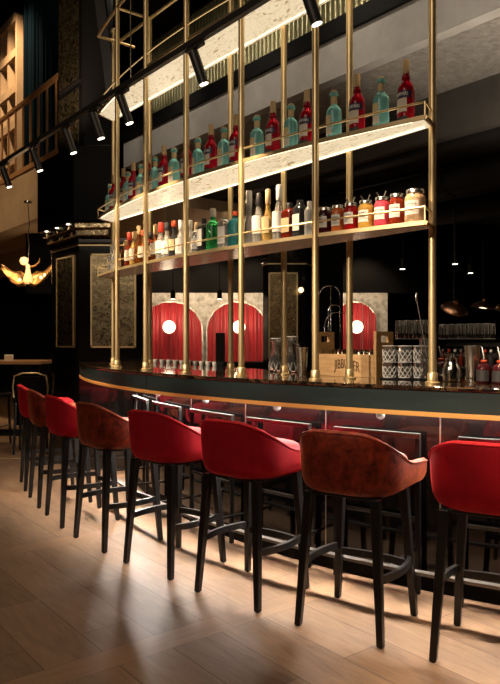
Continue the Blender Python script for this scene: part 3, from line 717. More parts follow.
sp = [ # px, mat, R, h, neck, shoulder, cap, cap_h, label, lz, square, sloped, description
 (310, 'frost', .030, .19, .012, .70, 'white', .03, None, 0, 0, 0, 'small frosted white bottle half behind a brass post'),
 (300.3, 'dark_glass', .034, .205, .017, .74, 'dark_glass', .035, 'white', (.2, .62), 1, 0, 'square smoky bottle with white label and round stopper'),
 (289.5, 'brown_drink', .038, .200, .016, .70, 'ink', .035, 'tan', (.2, .58), 1, 0, 'squat square red brown liqueur bottle with flat black cap'),
 (279, 'pale_glass', .037, .312, .014, .56, 'white', .085, 'white', (.16, .52), 0, 1, 'tall clear bottle with long white capsule'),
 (268, 'wine', .035, .300, .013, .52, 'cork', .080, 'tan', (.18, .48), 0, 1, 'golden wine bottle with tan capsule'),
 (258.5, 'pale_glass', .036, .290, .013, .58, 'ink', .075, 'white', (.2, .55), 0, 1, 'clear bottle with black capsule and white label'),
 (249, 'frost', .034, .315, .016, .46, 'white', .09, None, 0, 0, 1, 'tall slim frosted vodka bottle'),
 (235, 'teal_dark', .036, .215, .014, .66, 'orange_cap', .025, None, 0, 1, 0, 'dark teal bottle with orange cap'),
 (225, 'pale_glass', .037, .225, .015, .68, 'cork', .05, 'white', (.15, .6), 1, 0, 'clear bottle with tan stopper and white label'),
 (213, 'green_glass', .042, .262, .017, .60, 'paper', .05, None, 0, 0, 0, 'bright green gin bottle shaped like a shaker'),
 (204, 'dark_glass', .036, .215, .014, .70, 'ink', .03, 'white', (.2, .68), 1, 0, 'black bottle with large white label'),
 (197, 'pale_glass', .036, .200, .014, .60, 'cork', .045, 'white', (.16, .5), 0, 0, 'short clear bottle with wooden stopper'),
 (190, 'frost', .036, .225, .014, .58, 'white', .05, 'paper', (.1, .5), 0, 1, 'white frosted bottle just right of a front brass post'),
 (181, 'frost', .036, .240, .014, .55, 'white', .06, 'white', (.1, .5), 0, 1, 'milky white bottle just left of a front brass post'),
 (174, 'dark_glass', .035, .250, .014, .55, 'orange_cap', .04, 'tan', (.2, .5), 0, 1, 'dark bottle with red orange cap and tan label'),
 (167, 'pale_glass', .036, .250, .015, .55, 'ink', .05, 'white', (.15, .5), 0, 1, 'clear bottle with grey cap beside the red capped one'),
 (161, 'pale_glass', .036, .262, .017, .55, 'red_cap', .065, 'white', (.2, .52), 0, 1, 'clear bottle with bright red cap'),
 (155.5, 'amber', .036, .262, .014, .55, 'cork', .07, 'paper', (.2, .5), 0, 1, 'amber bottle with tan capsule'),
 (150.5, 'brown_drink', .036, .22, .014, .6, 'ink', .04, 'tan', (.2, .55), 0, 0, 'brown bottle close right of the second front post'),
 (143, 'amber', .036, .25, .014, .56, 'orange_cap', .04, 'paper', (.2, .52), 0, 1, 'amber whisky bottle close left of the second front post'),
 (138.8, 'amber', .036, .29, .014, .54, 'cork', .06, None, 0, 0, 1, 'tallest amber whisky bottle in the far bay'),
 (134.2, 'wine', .036, .26, .014, .58, 'cork', .05, 'paper', (.2, .52), 0, 1, 'honey coloured bottle in the far bay'),
 (129.4, 'brown_drink', .036, .27, .014, .56, 'red_cap', .06, 'paper', (.2, .5), 0, 1, 'red brown bottle with dark red cap'),
 (125.5, 'amber', .036, .22, .014, .62, 'cork', .04, None, 0, 0, 0, 'short amber bottle right of the far corner post'),
 (115, 'pale_glass', .034, .25, .013, .6, 'paper', .05, None, 0, 0, 1, 'clear bottle behind the far corner post'),
 (112, 'pale_glass', .034, .22, .013, .6, 'paper', .04, None, 0, 0, 0, 'clear bottle at the far tip of the lower shelf')]
for px, m, R, h, nk, shd, cap, ch_, lb, lz, sq, sl, lab in sp:
    s, n = on_line(px, lambda s: min(shelf_front(s) + 0.075, NB - 0.06))
    t = thing('spirit_bottle', lab + ', on the lower shelf', 'bottle', L(s, n, Z1 + 0.0125), TH + random.uniform(0.0, 0.5), 'spirit bottles on the lower shelf')
    spirit(t, M[m], R * 1.05, h * 1.04, nk, shd, M[cap], ch_, M[lb] if lb else None, lz or (0.2, 0.5), bool(sq), sloped=bool(sl))

# ================================================================== THINGS ON THE BAR
def bp(px, n): # point on the bar top seen at px, at plan offset n
    s, q = on_line(px, lambda s: n); return L(s, q, ZT)
# wooden crate with glassware
c0 = bp(353, 2.95)
cr = thing('wooden_crate', 'pale wooden crate with arched dark lettering and tall slotted end boards on the bar', 'crate', c0, radians(-38))
cw, cd, chh = 0.40, 0.20, 0.13
fp = MB().box((0, -cd / 2, chh / 2), (cw, 0.014, chh)).build('front_board', M['crate_wood'], cr, False, 0.002)
text_obj(text_mesh('JIBBUCER', 0.080, None, 0.082, 0.50, 0.0010, arc=2.0, x0=0.02), M['brand'], fp).location = (0, -cd / 2 - 0.0085, -0.01)
MB().box((0, cd / 2, chh / 2), (cw, 0.014, chh)).build('back_board', M['crate_wood'], cr, False, 0.002)
MB().box((0, 0, 0.006), (cw, cd, 0.012)).build('bottom_board', M['crate_wood'], cr, False)
def end_board(x):
    mb = MB(); w = cd + 0.014; hh = 0.262
    mb.box((x, 0, 0.10), (0.016, w, 0.20)); mb.box((x, 0, hh - 0.012), (0.016, w, 0.024))
    for sg in (-1, 1): mb.box((x, sg * (w / 2 - 0.03), 0.22), (0.016, 0.06, 0.04))
    return mb
for x in (-cw / 2, cw / 2): end_board(x).build('end_board', M['crate_wood'], cr, False)
def tumbler_mesh(mb, R, h, c=(0, 0, 0), seg=16, facet=True):
    prof = [(R * 0.80, 0), (R * 0.86, 0.004), (R, h), (R - 0.003, h), (R * 0.80, 0.012), (0.002, 0.012)]
    mb.lathe(prof, seg, c); return mb
PG = {}
def glass(name, label, cat, group, p, rz, R, h, key, m='glass', up=False, pattern=False):
    if key in PG:
        t = PG[key].copy(); C.objects.link(t); t.location = p
        for c_ in PG[key].children: q_ = c_.copy(); C.objects.link(q_); q_.parent = t
        t['label'] = label; t['group'] = group; t.rotation_euler = (pi if up else 0, 0, rz); return t
    mb = tumbler_mesh(MB(), R, h); cm = MB() if pattern else None
    if pattern:
        RR = lambda z: R * (0.86 + 0.14 * z / h) + 0.0006
        nn, rows = (9, 3) if pattern == 1 else (8, 1)  # second pattern: white ribs painted as bright streaks on back-shelf glasses
        for k in range(nn):
            for j in range(rows):
                for dd in ((-0.5, 0.5) if pattern == 1 else (0.0,)):
                    a = 2 * pi * (k + 0.5 * (j % 2)) / nn; a2 = a + dd * 2 * pi / nn; z0 = h * (0.08 + 0.22 * j); z1 = z0 + h * (0.22 if pattern == 1 else 0.62)
                    cm.tube([(RR(z0) * cos(a), RR(z0) * sin(a), z0), (RR(z1) * cos(a2), RR(z1) * sin(a2), z1)], 0.0022, 5)
        cm.tube([(R * cos(2 * pi * k / 20) * 0.985, R * sin(2 * pi * k / 20) * 0.985, h) for k in range(20)], 0.0018, 5, True)
        cm.tube([(R * 0.84 * cos(2 * pi * k / 20), R * 0.84 * sin(2 * pi * k / 20), 0.004) for k in range(20)], 0.003, 5, True)
    t = mb.build(name, M[m], None); tag(t, label, cat, group); t.location = p; t.rotation_euler = (pi if up else 0, 0, rz); PG[key] = t
    if cm: cm.build('cut_glint_pattern', M['cut_glint'], t)
    return t
Rz = Matrix.Rotation(radians(-38), 3, 'Z')
k = 0
for i in range(5):
    for j in range(2):
        p = c0 + Rz @ Vector((-0.15 + 0.075 * i, -0.045 + 0.09 * j, 0.0125)); k += 1
        glass('stemless_glass', 'clear glass in the wooden crate, %s of the %s row' % (ORD[i], 'front' if j == 0 else 'back'), 'glass', 'glasses in the wooden crate', p, 0, 0.034, 0.145, 'crate')
# carafe, tumblers and a second jug left of the crate
def carafe(px, n, label, sc=1.0):
    t = thing('glass_carafe', label, 'carafe', bp(px, n), TH, 'glass carafes on the bar')
    pr = [(0.040, 0), (0.050, 0.005), (0.055, 0.05), (0.052, 0.10), (0.035, 0.16), (0.032, 0.19), (0.045, 0.235), (0.043, 0.235), (0.029, 0.19), (0.032, 0.16), (0.048, 0.10), (0.050, 0.05), (0.045, 0.012), (0.002, 0.012)]
    mb = MB().lathe([(r * sc, z * sc) for r, z in pr], 22); mb.build('carafe_body', M['cutglass'], t)
    cm = MB()
    for k in range(8):
        for sg in (-1, 1): cm.tube([((0.0525 - 0.0 * j) * sc * cos(2 * pi * k / 8 + sg * j * 0.13) * (1, 1.03, 1.0, 0.93, 0.8)[j], 0.0525 * sc * sin(2 * pi * k / 8 + sg * j * 0.13) * (1, 1.03, 1.0, 0.93, 0.8)[j], (0.015 + 0.025 * j) * sc) for j in range(5)], 0.002, 5)
    cm.tube([(0.044 * sc * cos(2 * pi * k / 20), 0.044 * sc * sin(2 * pi * k / 20), 0.235 * sc) for k in range(20)], 0.0025, 5, True)
    cm.build('cut_glint_pattern', M['cut_glint'], t)
    MB().tube([(0.035 * sc, 0, 0.19 * sc), (0.08 * sc, 0, 0.18 * sc), (0.085 * sc, 0, 0.11 * sc), (0.055 * sc, 0, 0.07 * sc)], 0.006, 8).build('handle', M['cutglass'], t)
    return t
carafe(276.5, 2.95, 'clear glass carafe half hidden behind a brass post', 0.95); carafe(290.5, 2.94, 'clear glass carafe beside the steel shaker tumbler')
def tin(px, n, label, R=0.044, h=0.175, m='steel'):
    t = thing('shaker_tin', label, 'shaker', bp(px, n), 0)
    MB().lathe([(R * 0.68, 0), (R * 0.72, 0.004), (R * 0.98, h * 0.96), (R, h * 0.98), (R, h), (R - 0.004, h), (R * 0.66, 0.01), (0.002, 0.01)], 24).build('cup', M[m], t)
    MB().lathe([(R * 0.735, 0.015), (R * 0.75, 0.02), (R * 0.755, 0.03), (R * 0.735, 0.035)], 24).build('band', M['chrome'], t)
    return t
tin(302, 2.93, 'steel shaker tin left of the tall brass front post', 0.042, 0.165)
tin(472, 2.96, 'tall steel shaker tin at the near end of the bar', 0.040, 0.185)
# cut crystal tumblers stacked on a black mat
m0 = bp(405, 2.92)
mt = MB().box((0, 0, 0.003), (0.26, 0.16, 0.006)).build('bar_mat', M['black'], None, False, 0.002); mt.location = m0; mt.rotation_euler = (0, 0, radians(-15))
tag(mt, 'thin black mat under the crystal tumblers', 'mat')
R15 = Matrix.Rotation(radians(-15), 3, 'Z')
for lv in range(2):
    for i in range(3):
        p = m0 + R15 @ Vector((-0.082 + 0.082 * i, 0, 0.0065 + 0.088 * lv))
        glass('crystal_tumbler', 'cut crystal tumbler on black mat, %s layer, %s from the crate' % (('lower', 'upper')[lv], ORD[i]), 'glass', 'stacked crystal tumblers', p, i, 0.040, 0.086, 'cut', 'cutglass', False, 1)
# mixing glass and bar spoon
mg = bp(427, 2.95)
t = MB().lathe([(0.03, 0), (0.036, 0.005), (0.040, 0.22), (0.037, 0.22), (0.032, 0.012), (0.002, 0.012)], 20).build('mixing_glass', M['cutglass'], None); t.location = mg
tag(t, 'tall clear mixing glass holding a long bar spoon', 'glass')
bs = thing('bar_spoon', 'long twisted bar spoon standing in the mixing glass', 'spoon', mg + Vector((0, 0, 0.016)))
MB().tube([(0.02, 0, 0.0), (-0.052, 0.0, 0.40)], 0.0028, 6).build('shaft', M['steel'], bs)
MB().lathe([(0.001, 0.0), (0.007, 0.012), (0.0085, 0.03), (0.005, 0.05), (0.001, 0.055)], 10, (-0.055, 0, 0.395), 1, 0.5).build('spoon_end', M['steel'], bs)
# steel jug
t = thing('steel_jug', 'small polished steel jug with handle beside the tall shaker tin', 'jug', bp(452, 2.92), radians(150))
MB().lathe([(0.042, 0), (0.047, 0.004), (0.049, 0.06), (0.040, 0.085), (0.032, 0.10), (0.034, 0.118), (0.031, 0.118), (0.028, 0.10), (0.002, 0.095)], 24).build('jug_body', M['chrome'], t)
MB().tube([(0.035, 0, 0.10), (0.078, 0, 0.09), (0.078, 0, 0.04), (0.046, 0, 0.03)], 0.005, 8).build('handle', M['chrome'], t)
MB().lathe([(0.026, 0.118), (0.026, 0.126), (0.012, 0.132), (0.012, 0.145), (0.004, 0.148)], 16).build('lid', M['chrome'], t)
# bitters bottles with pourers
for i, (px, lab) in enumerate(((434 + 50, 'dark bitters bottle with orange collar beside the tall shaker tin'), (500, 'dark bitters bottle with orange collar cut by the photo edge'), (441, 'small dark bitters bottle beside the near brass post'))):
    t = thing('bitters_bottle', lab, 'bottle', bp(px, 2.95 if i < 2 else 3.06), TH, 'bitters bottles on the bar')
    MB().lathe([(0.032, 0), (0.036, 0.005), (0.036, 0.075), (0.028, 0.092), (0.012, 0.10), (0.011, 0.118)], 18).build('body', M['j_black'], t)
    MB().patch(0.0364, 0.012, 0.066, -1.2, 1.2).build('label', M['ink'], t)
    MB().lathe([(0.014, 0.104), (0.015, 0.105), (0.015, 0.112), (0.012, 0.115)], 14).build('collar', M['orange_cap'], t)
    MB().tube([(0, 0, 0.115), (0, 0, 0.135), (-0.012, 0, 0.18)], [0.006, 0.005, 0.0035], 8).build('pourer', M['steel'], t)
# row of small white cups along the bartenders' edge
for k in range(11):
    px = 149 + k * 6.6
    t = MB().lathe([(0.017, 0), (0.019, 0.002), (0.026, 0.036), (0.0235, 0.036), (0.016, 0.006), (0.002, 0.006)], 14).build('espresso_cup', M['ivory'], None)
    t.location = bp(px, 3.14); tag(t, 'small white cup on the inner bar edge, %s from the far end' % ORD[k], 'cup', 'white cups on the inner bar edge')
# black bottle box near the second arch
t = thing('till_screen', 'black till screen standing on the bar before the second red arch', 'screen', bp(220.5, 3.12), radians(-10))
MB().box((0, 0, 0.15), (0.075, 0.02, 0.24)).build('panel', M['black_gloss'], t, False, 0.004)
MB().box((0, 0.02, 0.02), (0.06, 0.08, 0.04)).build('foot', M['black'], t, False, 0.003)

for s in (-0.2, -1.3): spot('back_shelf_fill', L(s, 4.0, 3.28), L(s, 4.12, 1.3), 90, 80, 0.7, 0.05)  # added spots without fixtures, brightening the upturned glasses
# ------------------------------------------------------------------ back counter with rows of glasses
NBK = 4.1
bk = thing('back_counter', 'black working counter behind the bar with a glass shelf', 'counter', L(-1.0, NBK, 0), TH)
MB().box((0, 0.1, 0.46), (4.4, 0.55, 0.92)).build('cabinet', M['black_gloss'], bk, False, 0.005)
MB().box((0, 0.1, 0.935), (4.44, 0.60, 0.03)).build('worktop', M['steel'], bk, False, 0.003)
MB().box((0.1, 0.06, 1.352), (2.8, 0.34, 0.016)).build('glass_shelf', M['black_metal'], bk, False, 0.002)
MB().box((0.1, 0.06, 1.165), (2.8, 0.30, 0.012)).build('lower_shelf', M['oak_dark'], bk, False, 0.002)
for x in (-1.28, 0.0, 1.45): MB().box((x, 0.2, 1.15), (0.025, 0.025, 0.40)).build('shelf_post', M['black_metal'], bk, False)
def bkp(px, n, z): s, q = on_line(px, lambda s: n); return L(s, q, z)
k = 0
for row, n in enumerate((NBK - 0.05, NBK + 0.10)):
    for i in range(6):
        px = 443 + i * 8.8 + row * 4.2
        glass('bar_tumbler', 'upturned clear tumbler on the back shelf, %s row, %s from the near post' % (('front', 'back')[row], ORD[i]), 'glass', 'upturned tumblers on the back shelf',
              bkp(px, n, 1.361 + 0.105), 0.3 * i, 0.030, 0.105, 'backbar', 'cutglass', True, 2)
for row, n in enumerate((NBK - 0.05, NBK + 0.10)):
    for i in range(4):
        px = 399 + i * 8.4 + row * 4
        glass('highball_glass', 'upturned tall glass left of the near post, %s row, %s from the crate side' % (('front', 'back')[row], ORD[i]), 'glass', 'upturned tall glasses on the back shelf',
              bkp(px, n, 1.361 + 0.14), 0.3 * i, 0.029, 0.14, 'backhigh', 'cutglass', True, 2)
for i in range(9):
    px = 443 + i * 6
    t = thing('mini_bottle', 'small bottle on the lower back shelf, %s from the near post' % ORD[i], 'bottle', bkp(px, NBK, 1.171), TH, 'small bottles on the lower back shelf')
    MB().lathe([(0.016, 0), (0.018, 0.003), (0.018, 0.06), (0.007, 0.08), (0.007, 0.10)], 12).build('body', M[('brown_drink', 'amber', 'dark_glass')[i % 3]], t)
    MB().lathe([(0.009, 0.10), (0.009, 0.115), (0.006, 0.117)], 10).build('cap', M[('steel', 'red_cap', 'white')[i % 3]], t)
# coffee machine hood at the right end
t = thing('coffee_machine', 'black rounded coffee machine beyond the upturned tumblers', 'coffee machine', bkp(492, NBK + 0.35, 0.95), TH)
mb = MB(); K = 12; vs = []; fs = []
for x in (-0.28, 0.28):
    for j in range(K + 1):
        a = pi * j / K; vs.append((x, -0.24 * cos(a), 0.26 + 0.16 * sin(a)))
    vs += [(x, 0.24, 0.0), (x, -0.24, 0.0)]
q = K + 3
fs = [(j, (j + 1) % q, q + (j + 1) % q, q + j) for j in range(q)] + [tuple(range(q))[::-1], tuple(range(q, 2 * q))]
mb.add(vs, fs).build('housing', M['black_gloss'], t, True, 0.01)
MB().box((0, -0.30, 0.02), (0.5, 0.14, 0.04)).build('drip_tray', M['steel'], t, False, 0.004)
for x in (-0.13, 0.13): MB().tube([(x, -0.22, 0.24), (x, -0.30, 0.22), (x, -0.42, 0.21)], 0.016, 10).build('group_handle', M['chrome'], t)

# wire loop ornament behind the crate
wl = thing('wire_ornament', 'arched chrome wire ornament standing behind the wooden crate', 'ornament', bkp(331, 3.9, 0.95), 0)
for r, h0, cx in ((0.085, 0.76, -0.01), (0.05, 0.64, 0.03), (0.11, 0.52, 0.06)):
    pts = [(cx - r, 0, 0.20)] + [(cx - r * cos(pi * j / 16), 0, h0 + r * sin(pi * j / 16)) for j in range(17)] + [(cx + r, 0, 0.20)]
    MB().tube(pts, 0.004, 6).build('wire_loop', M['chrome'], wl)
MB().tube([(0, 0, 0), (0, 0, 0.84)], 0.005, 6).build('stem', M['chrome'], wl)
MB().tube([(-0.10, 0, 0.32), (0, 0, 0.20), (0.11, 0, 0.32)], 0.004, 6).build('wire_brace', M['chrome'], wl)
MB().lathe([(0.06, 0), (0.06, 0.012), (0.01, 0.02)], 18).build('base', M['chrome'], wl)

# ------------------------------------------------------------------ room behind: pendant lamps and ceiling spots
def pendant(px, py, Y, label, tilt=0.0, R=0.16):
    t = thing('pendant_lamp', label, 'lamp', P(px, py, Y), 0.0, 'copper pendant lamps behind the bar')
    o = MB().lathe([(R, 0), (R * 0.99, 0.012), (R * 0.78, 0.05), (R * 0.4, 0.078), (0.03, 0.09), (0.025, 0.12), (0.012, 0.125)], 24).build('lamp_shade', M['copper'], t); o.rotation_euler = (tilt, 0.15, 0)
    b = MB().lathe([(0.003, -0.004), (0.05, 0.0), (0.055, 0.02), (0.02, 0.05), (0.003, 0.055)], 16).build('bulb', M['bulb'], t); b.rotation_euler = (tilt, 0.15, 0)
    MB().tube([(0, 0, 0.10), (0, 0, 3.3 - t.location.z)], 0.005, 6).build('cord', M['black_metal'], t)
pendant(454, 310, 7.8, 'copper pendant lamp above the upturned tumblers', 0.5)
pendant(483, 308, 9.0, 'dark pendant lamp with glowing rim right of the copper one', 0.0); pendant(508, 311, 8.0, 'copper pendant lamp cut by the photo edge', 0.3)
def cspot(px, py, Y, label, lit=True):
    q = P(px, py, Y); t = thing('ceiling_spot', label, 'spotlight', q, 0, 'small ceiling spots behind the bar')
    MB().tube([(0, 0, 0.0), (0, 0, 0.13)], 0.04, 14).build('barrel', M['black_metal'], t)
    MB().lathe([(0.003, -0.004), (0.034, -0.004), (0.034, 0.001), (0.003, 0.001)], 14).build('lens', M['lens'], t)
    MB().tube([(0, 0, 0.13), (0, 0, 3.3 - q.z)], 0.006, 6).build('stem', M['black_metal'], t)
cspot(402.5, 269, 8.6, 'small lit ceiling spot left of the near brass post'); cspot(455, 264, 8.6, 'hanging cylinder ceiling spot right of the near post')
cspot(470.5, 273, 10.0, 'small lit ceiling spot beyond the hanging cylinder'); cspot(173, 299, 10.3, 'small black ceiling spot above the first red arch'); cspot(219.5, 299, 10.3, 'small black ceiling spot above the second red arch')
t = thing('wall_sconce', 'small glowing wall light beside the black mirror column', 'lamp', P(301, 290, 8.55), 0)
MB().lathe([(0.002, -0.035)] + [(0.035 * sin(pi * k / 10), -0.035 * cos(pi * k / 10)) for k in range(1, 10)] + [(0.002, 0.035)], 14).build('globe', M['bulb_hot'], t)
MB().tube([(0, 0.03, 0), (0, 0.2, 0)], 0.012, 8).build('arm', M['brass'], t)
# long dark ducts under the low ceiling
for i, (n, z) in enumerate(((6.4, 3.12), (7.6, 3.05))):
    t = thing('ceiling_duct', 'dark round duct under the low ceiling, %s behind the bar' % ('nearer one' if i == 0 else 'farther one'), 'duct', L(-1.5, n, z), TH, 'dark ducts behind the bar')
    MB().tube([(-5.0, 0, 0), (5.0, 0, 0)], 0.15, 18).build('pipe', M['dark_ceiling'], t)
    for x in (-3, 0, 3): MB().tube([(x - 0.02, 0, 0), (x + 0.02, 0, 0)], 0.16, 18).build('clamp', M['black_metal'], t)

# ================================================================== STOOLS
def stool_parts(t, vm):
    # shell: wall around back and arms, grid (u along the U, profile across)
    hw, yb, yf, R = 0.256, -0.245, 0.250, 0.19
    path = []
    K = 10
    for j in range(7): path.append((-hw, yf - (yf - (yb + R)) * j / 6, -1, 0))
    for j in range(1, K + 1):
        a = pi / 2 * j / K; path.append((-hw + R - R * cos(a), yb + R - R * sin(a), -cos(a), -sin(a)))
    for j in range(1, 5): path.append((-hw + R + (2 * hw - 2 * R) * j / 5, yb, 0, -1))
    for j in range(K + 1):
        a = pi / 2 * j / K; path.append((hw - R + R * sin(a), yb + R - R * cos(a), sin(a), -cos(a)))
    for j in range(1, 7): path.append((hw, yb + R + (yf - (yb + R)) * j / 6, 1, 0))
    arc = [0.0]
    for (a, b, _, _), (c, d, _, _) in zip(path[:-1], path[1:]): arc.append(arc[-1] + sqrt((a - c) ** 2 + (b - d) ** 2))
    def height(i):
        d = abs(arc[i] - arc[-1] / 2); x = min(max((d - 0.09) / 0.43, 0), 1); q = x * x * (3 - 2 * x)
        return 0.942 - 0.160 * q - 0.06 * max(0, d - 0.5)
    def foot(i):
        d = abs(arc[i] - arc[-1] / 2); x = min(max((d - 0.34) / 0.24, 0), 1); return 0.640 + 0.006 * x * x
    prof_n = 13; vs = []
    for i, (x, y, nx, ny) in enumerate(path):
        h = height(i); z0 = foot(i)
        def pt(o, z):
            lean = (z - 0.78) * 0.06 - 0.022 * max(0, (0.71 - z) / 0.07) ** 2     # leans out towards the rim, curls in at the bottom
            return (x + nx * (o + lean), y + ny * (o + lean), z)
        th = 0.042
        vs += [pt(-0.10, z0), pt(-0.03, z0), pt(-0.004, z0 + 0.012), pt(0, z0 + 0.05), pt(0, (z0 + h) / 2), pt(0, h - 0.05), pt(0, h - 0.016), pt(-0.010, h - 0.002),
               pt(-th / 2, h + 0.002), pt(-th + 0.010, h - 0.003), pt(-th, h - 0.018), pt(-th, (h + 0.74) / 2), pt(-th, 0.715)]
    e0, e1 = vs[:prof_n], vs[-prof_n:]
    nudge = lambda ring, dy: [(x, y + dy, z) for x, y, z in ring]
    vs = nudge(e0, 0.012) + nudge(e0, 0.009) + vs + nudge(e1, 0.009) + nudge(e1, 0.012)
    n = len(path) + 4; fs = []
    for i in range(n - 1):
        for k in range(prof_n - 1): fs.append((i * prof_n + k, i * prof_n + k + 1, (i + 1) * prof_n + k + 1, (i + 1) * prof_n + k))
    fs += [tuple(range(prof_n))[::-1], tuple((n - 1) * prof_n + k for k in range(prof_n))]
    sh_ = MB().add(vs, fs).build('shell', vm, t, True, 0, 1)
    # piping along the rim
    pip = []
    for i, (x, y, nx, ny) in enumerate(path):
        h = height(i); ln = (h - 0.78) * 0.06; pip.append((x + nx * ln, y + ny * ln, h - 0.010))
    MB().tube(pip, 0.0045, 6).build('piping', vm, sh_)
    # seat cushion
    mb = MB()
    def ring(sc, z, add=0.0): return [(x_ * sc, y_ * sc + add, z) for x_, y_ in base]
    base = []
    for j in range(40):
        a = 2 * pi * j / 40; c_, s_ = cos(a), sin(a)
        base.append((0.212 * math.copysign(abs(c_) ** 0.6, c_), 0.215 * math.copysign(abs(s_) ** 0.6, s_) + 0.025))
    rings = [ring(0.80, 0.640), ring(0.94, 0.645), ring(1.0, 0.67), ring(1.0, 0.765), ring(0.97, 0.787), ring(0.88, 0.801), ring(0.5, 0.808)]
    vs = [v for r in rings for v in r] + [(0, 0.018, 0.810), (0, 0.018, 0.64)]; fs = []
    for i in range(len(rings) - 1):
        for k in range(40): fs.append((i * 40 + k, i * 40 + (k + 1) % 40, (i + 1) * 40 + (k + 1) % 40, (i + 1) * 40 + k))
    q = (len(rings) - 1) * 40
    for k in range(40): fs += [(q + k, q + (k + 1) % 40, len(vs) - 2), ((k + 1) % 40, k, len(vs) - 1)]
    mb.add(vs, fs).build('seat', vm, t)
    # under frame
    MB().box((0, 0, 0.634), (0.34, 0.34, 0.016)).build('seat_frame', M['black_wood'], t, False, 0.004)
    top_, ft = 0.168, 0.208
    def leg_pos(sx, sy, z):
        u = 1 - z / 0.64; q = top_ + (ft - top_) * u; return (sx * q, sy * q)
    for sx, sy in ((-1, -1), (1, -1), (-1, 1), (1, 1)):
        vs = []
        for z, hw_ in ((0.0, 0.015), (0.30, 0.0185), (0.64, 0.0215)):
            x, y = leg_pos(sx, sy, z); vs += [(x - hw_, y - hw_, z), (x + hw_, y - hw_, z), (x + hw_, y + hw_, z), (x - hw_, y + hw_, z)]
        vs = [(a, b, max(c, 0.004)) for a, b, c in vs]
        fs = [(3, 2, 1, 0), (8, 9, 10, 11)] + [(4 * i + k, 4 * i + (k + 1) % 4, 4 * i + 4 + (k + 1) % 4, 4 * i + 4 + k) for i in range(2) for k in range(4)]
        lg = MB().add(vs, fs).build('leg', M['black_wood'], t, False, 0.004)
        x, y = leg_pos(sx, sy, 0); MB().lathe([(0.010, 0), (0.012, 0.001), (0.012, 0.005), (0.01, 0.006)], 10, (x, y, 0)).build('foot_glide', M['black'], lg)
    def strip(pts, nr, hz=0.017, hw_=0.010): # flat bent rail
        vs = []; fs = []
        for (x, y, z), (ax, ay) in zip(pts, nr): vs += [(x - ax * hw_, y - ay * hw_, z - hz), (x + ax * hw_, y + ay * hw_, z - hz), (x + ax * hw_, y + ay * hw_, z + hz), (x - ax * hw_, y - ay * hw_, z + hz)]
        m = len(pts)
        for i in range(m - 1):
            for k in range(4): fs.append((4 * i + k, 4 * i + (k + 1) % 4, 4 * i + 4 + (k + 1) % 4, 4 * i + 4 + k))
        fs += [(3, 2, 1, 0), tuple(4 * (m - 1) + k for k in range(4))]
        return MB().add(vs, fs)
    z = 0.285; q = leg_pos(1, 1, z)[0]
    for sx in (-1, 1):
        pts = [(sx * (q + 0.035 * (1 - (2 * j / 10 - 1) ** 2)), -q + 2 * q * j / 10, z) for j in range(11)]
        strip(pts, [(1, 0)] * 11).build('side_stretcher', M['black_wood'], t, False)
    pts = [(-q + 2 * q * j / 10, q + 0.03 * (1 - (2 * j / 10 - 1) ** 2), z - 0.03) for j in range(11)]
    strip(pts, [(0, 1)] * 11).build('foot_stretcher', M['black_wood'], t, False)
# mid point between the rear feet (s, n) and how far each stool turns with the curve of the bar
stools = [(-1.540, 2.425, 21.0, 'red', 'crimson velvet bar stool cut off by the right photo edge'),
          (-2.153, 2.212, 17.7, 'rust', 'rust velvet bar stool, largest rust one, next to the cut off red stool'),
          (-2.793, 2.052, 11.7, 'red', 'crimson velvet bar stool in the middle, left of the large rust stool'),
          (-3.448, 1.960, 8.5, 'red', 'crimson velvet bar stool fourth from the near end'),
          (-4.125, 1.909, 1.3, 'rust', 'dark rust velvet bar stool, fifth from the near end'),
          (-4.82, 1.948, -6.9, 'red', 'crimson velvet bar stool, sixth from the near end, beyond dark rust stool'),
          (-5.485, 2.046, -10.7, 'rust', 'rust velvet bar stool, seventh, between two red ones at the far end'),
          (-6.150, 2.190, -14.6, 'red', 'farthest crimson velvet bar stool at the far end of the row')]
SP = {}
for s, n, dg, kd, lab in stools:
    a = TH + radians(dg); p = L(s, n) + Vector((-sin(a), cos(a), 0)) * 0.208
    if kd not in SP:
        t = thing('bar_stool', lab, 'bar stool', p, a, 'velvet bar stools along the bar'); stool_parts(t, M[kd + '_velvet']); SP[kd] = t
    else: dup(SP[kd], p, a, lab, 'velvet bar stools along the bar')

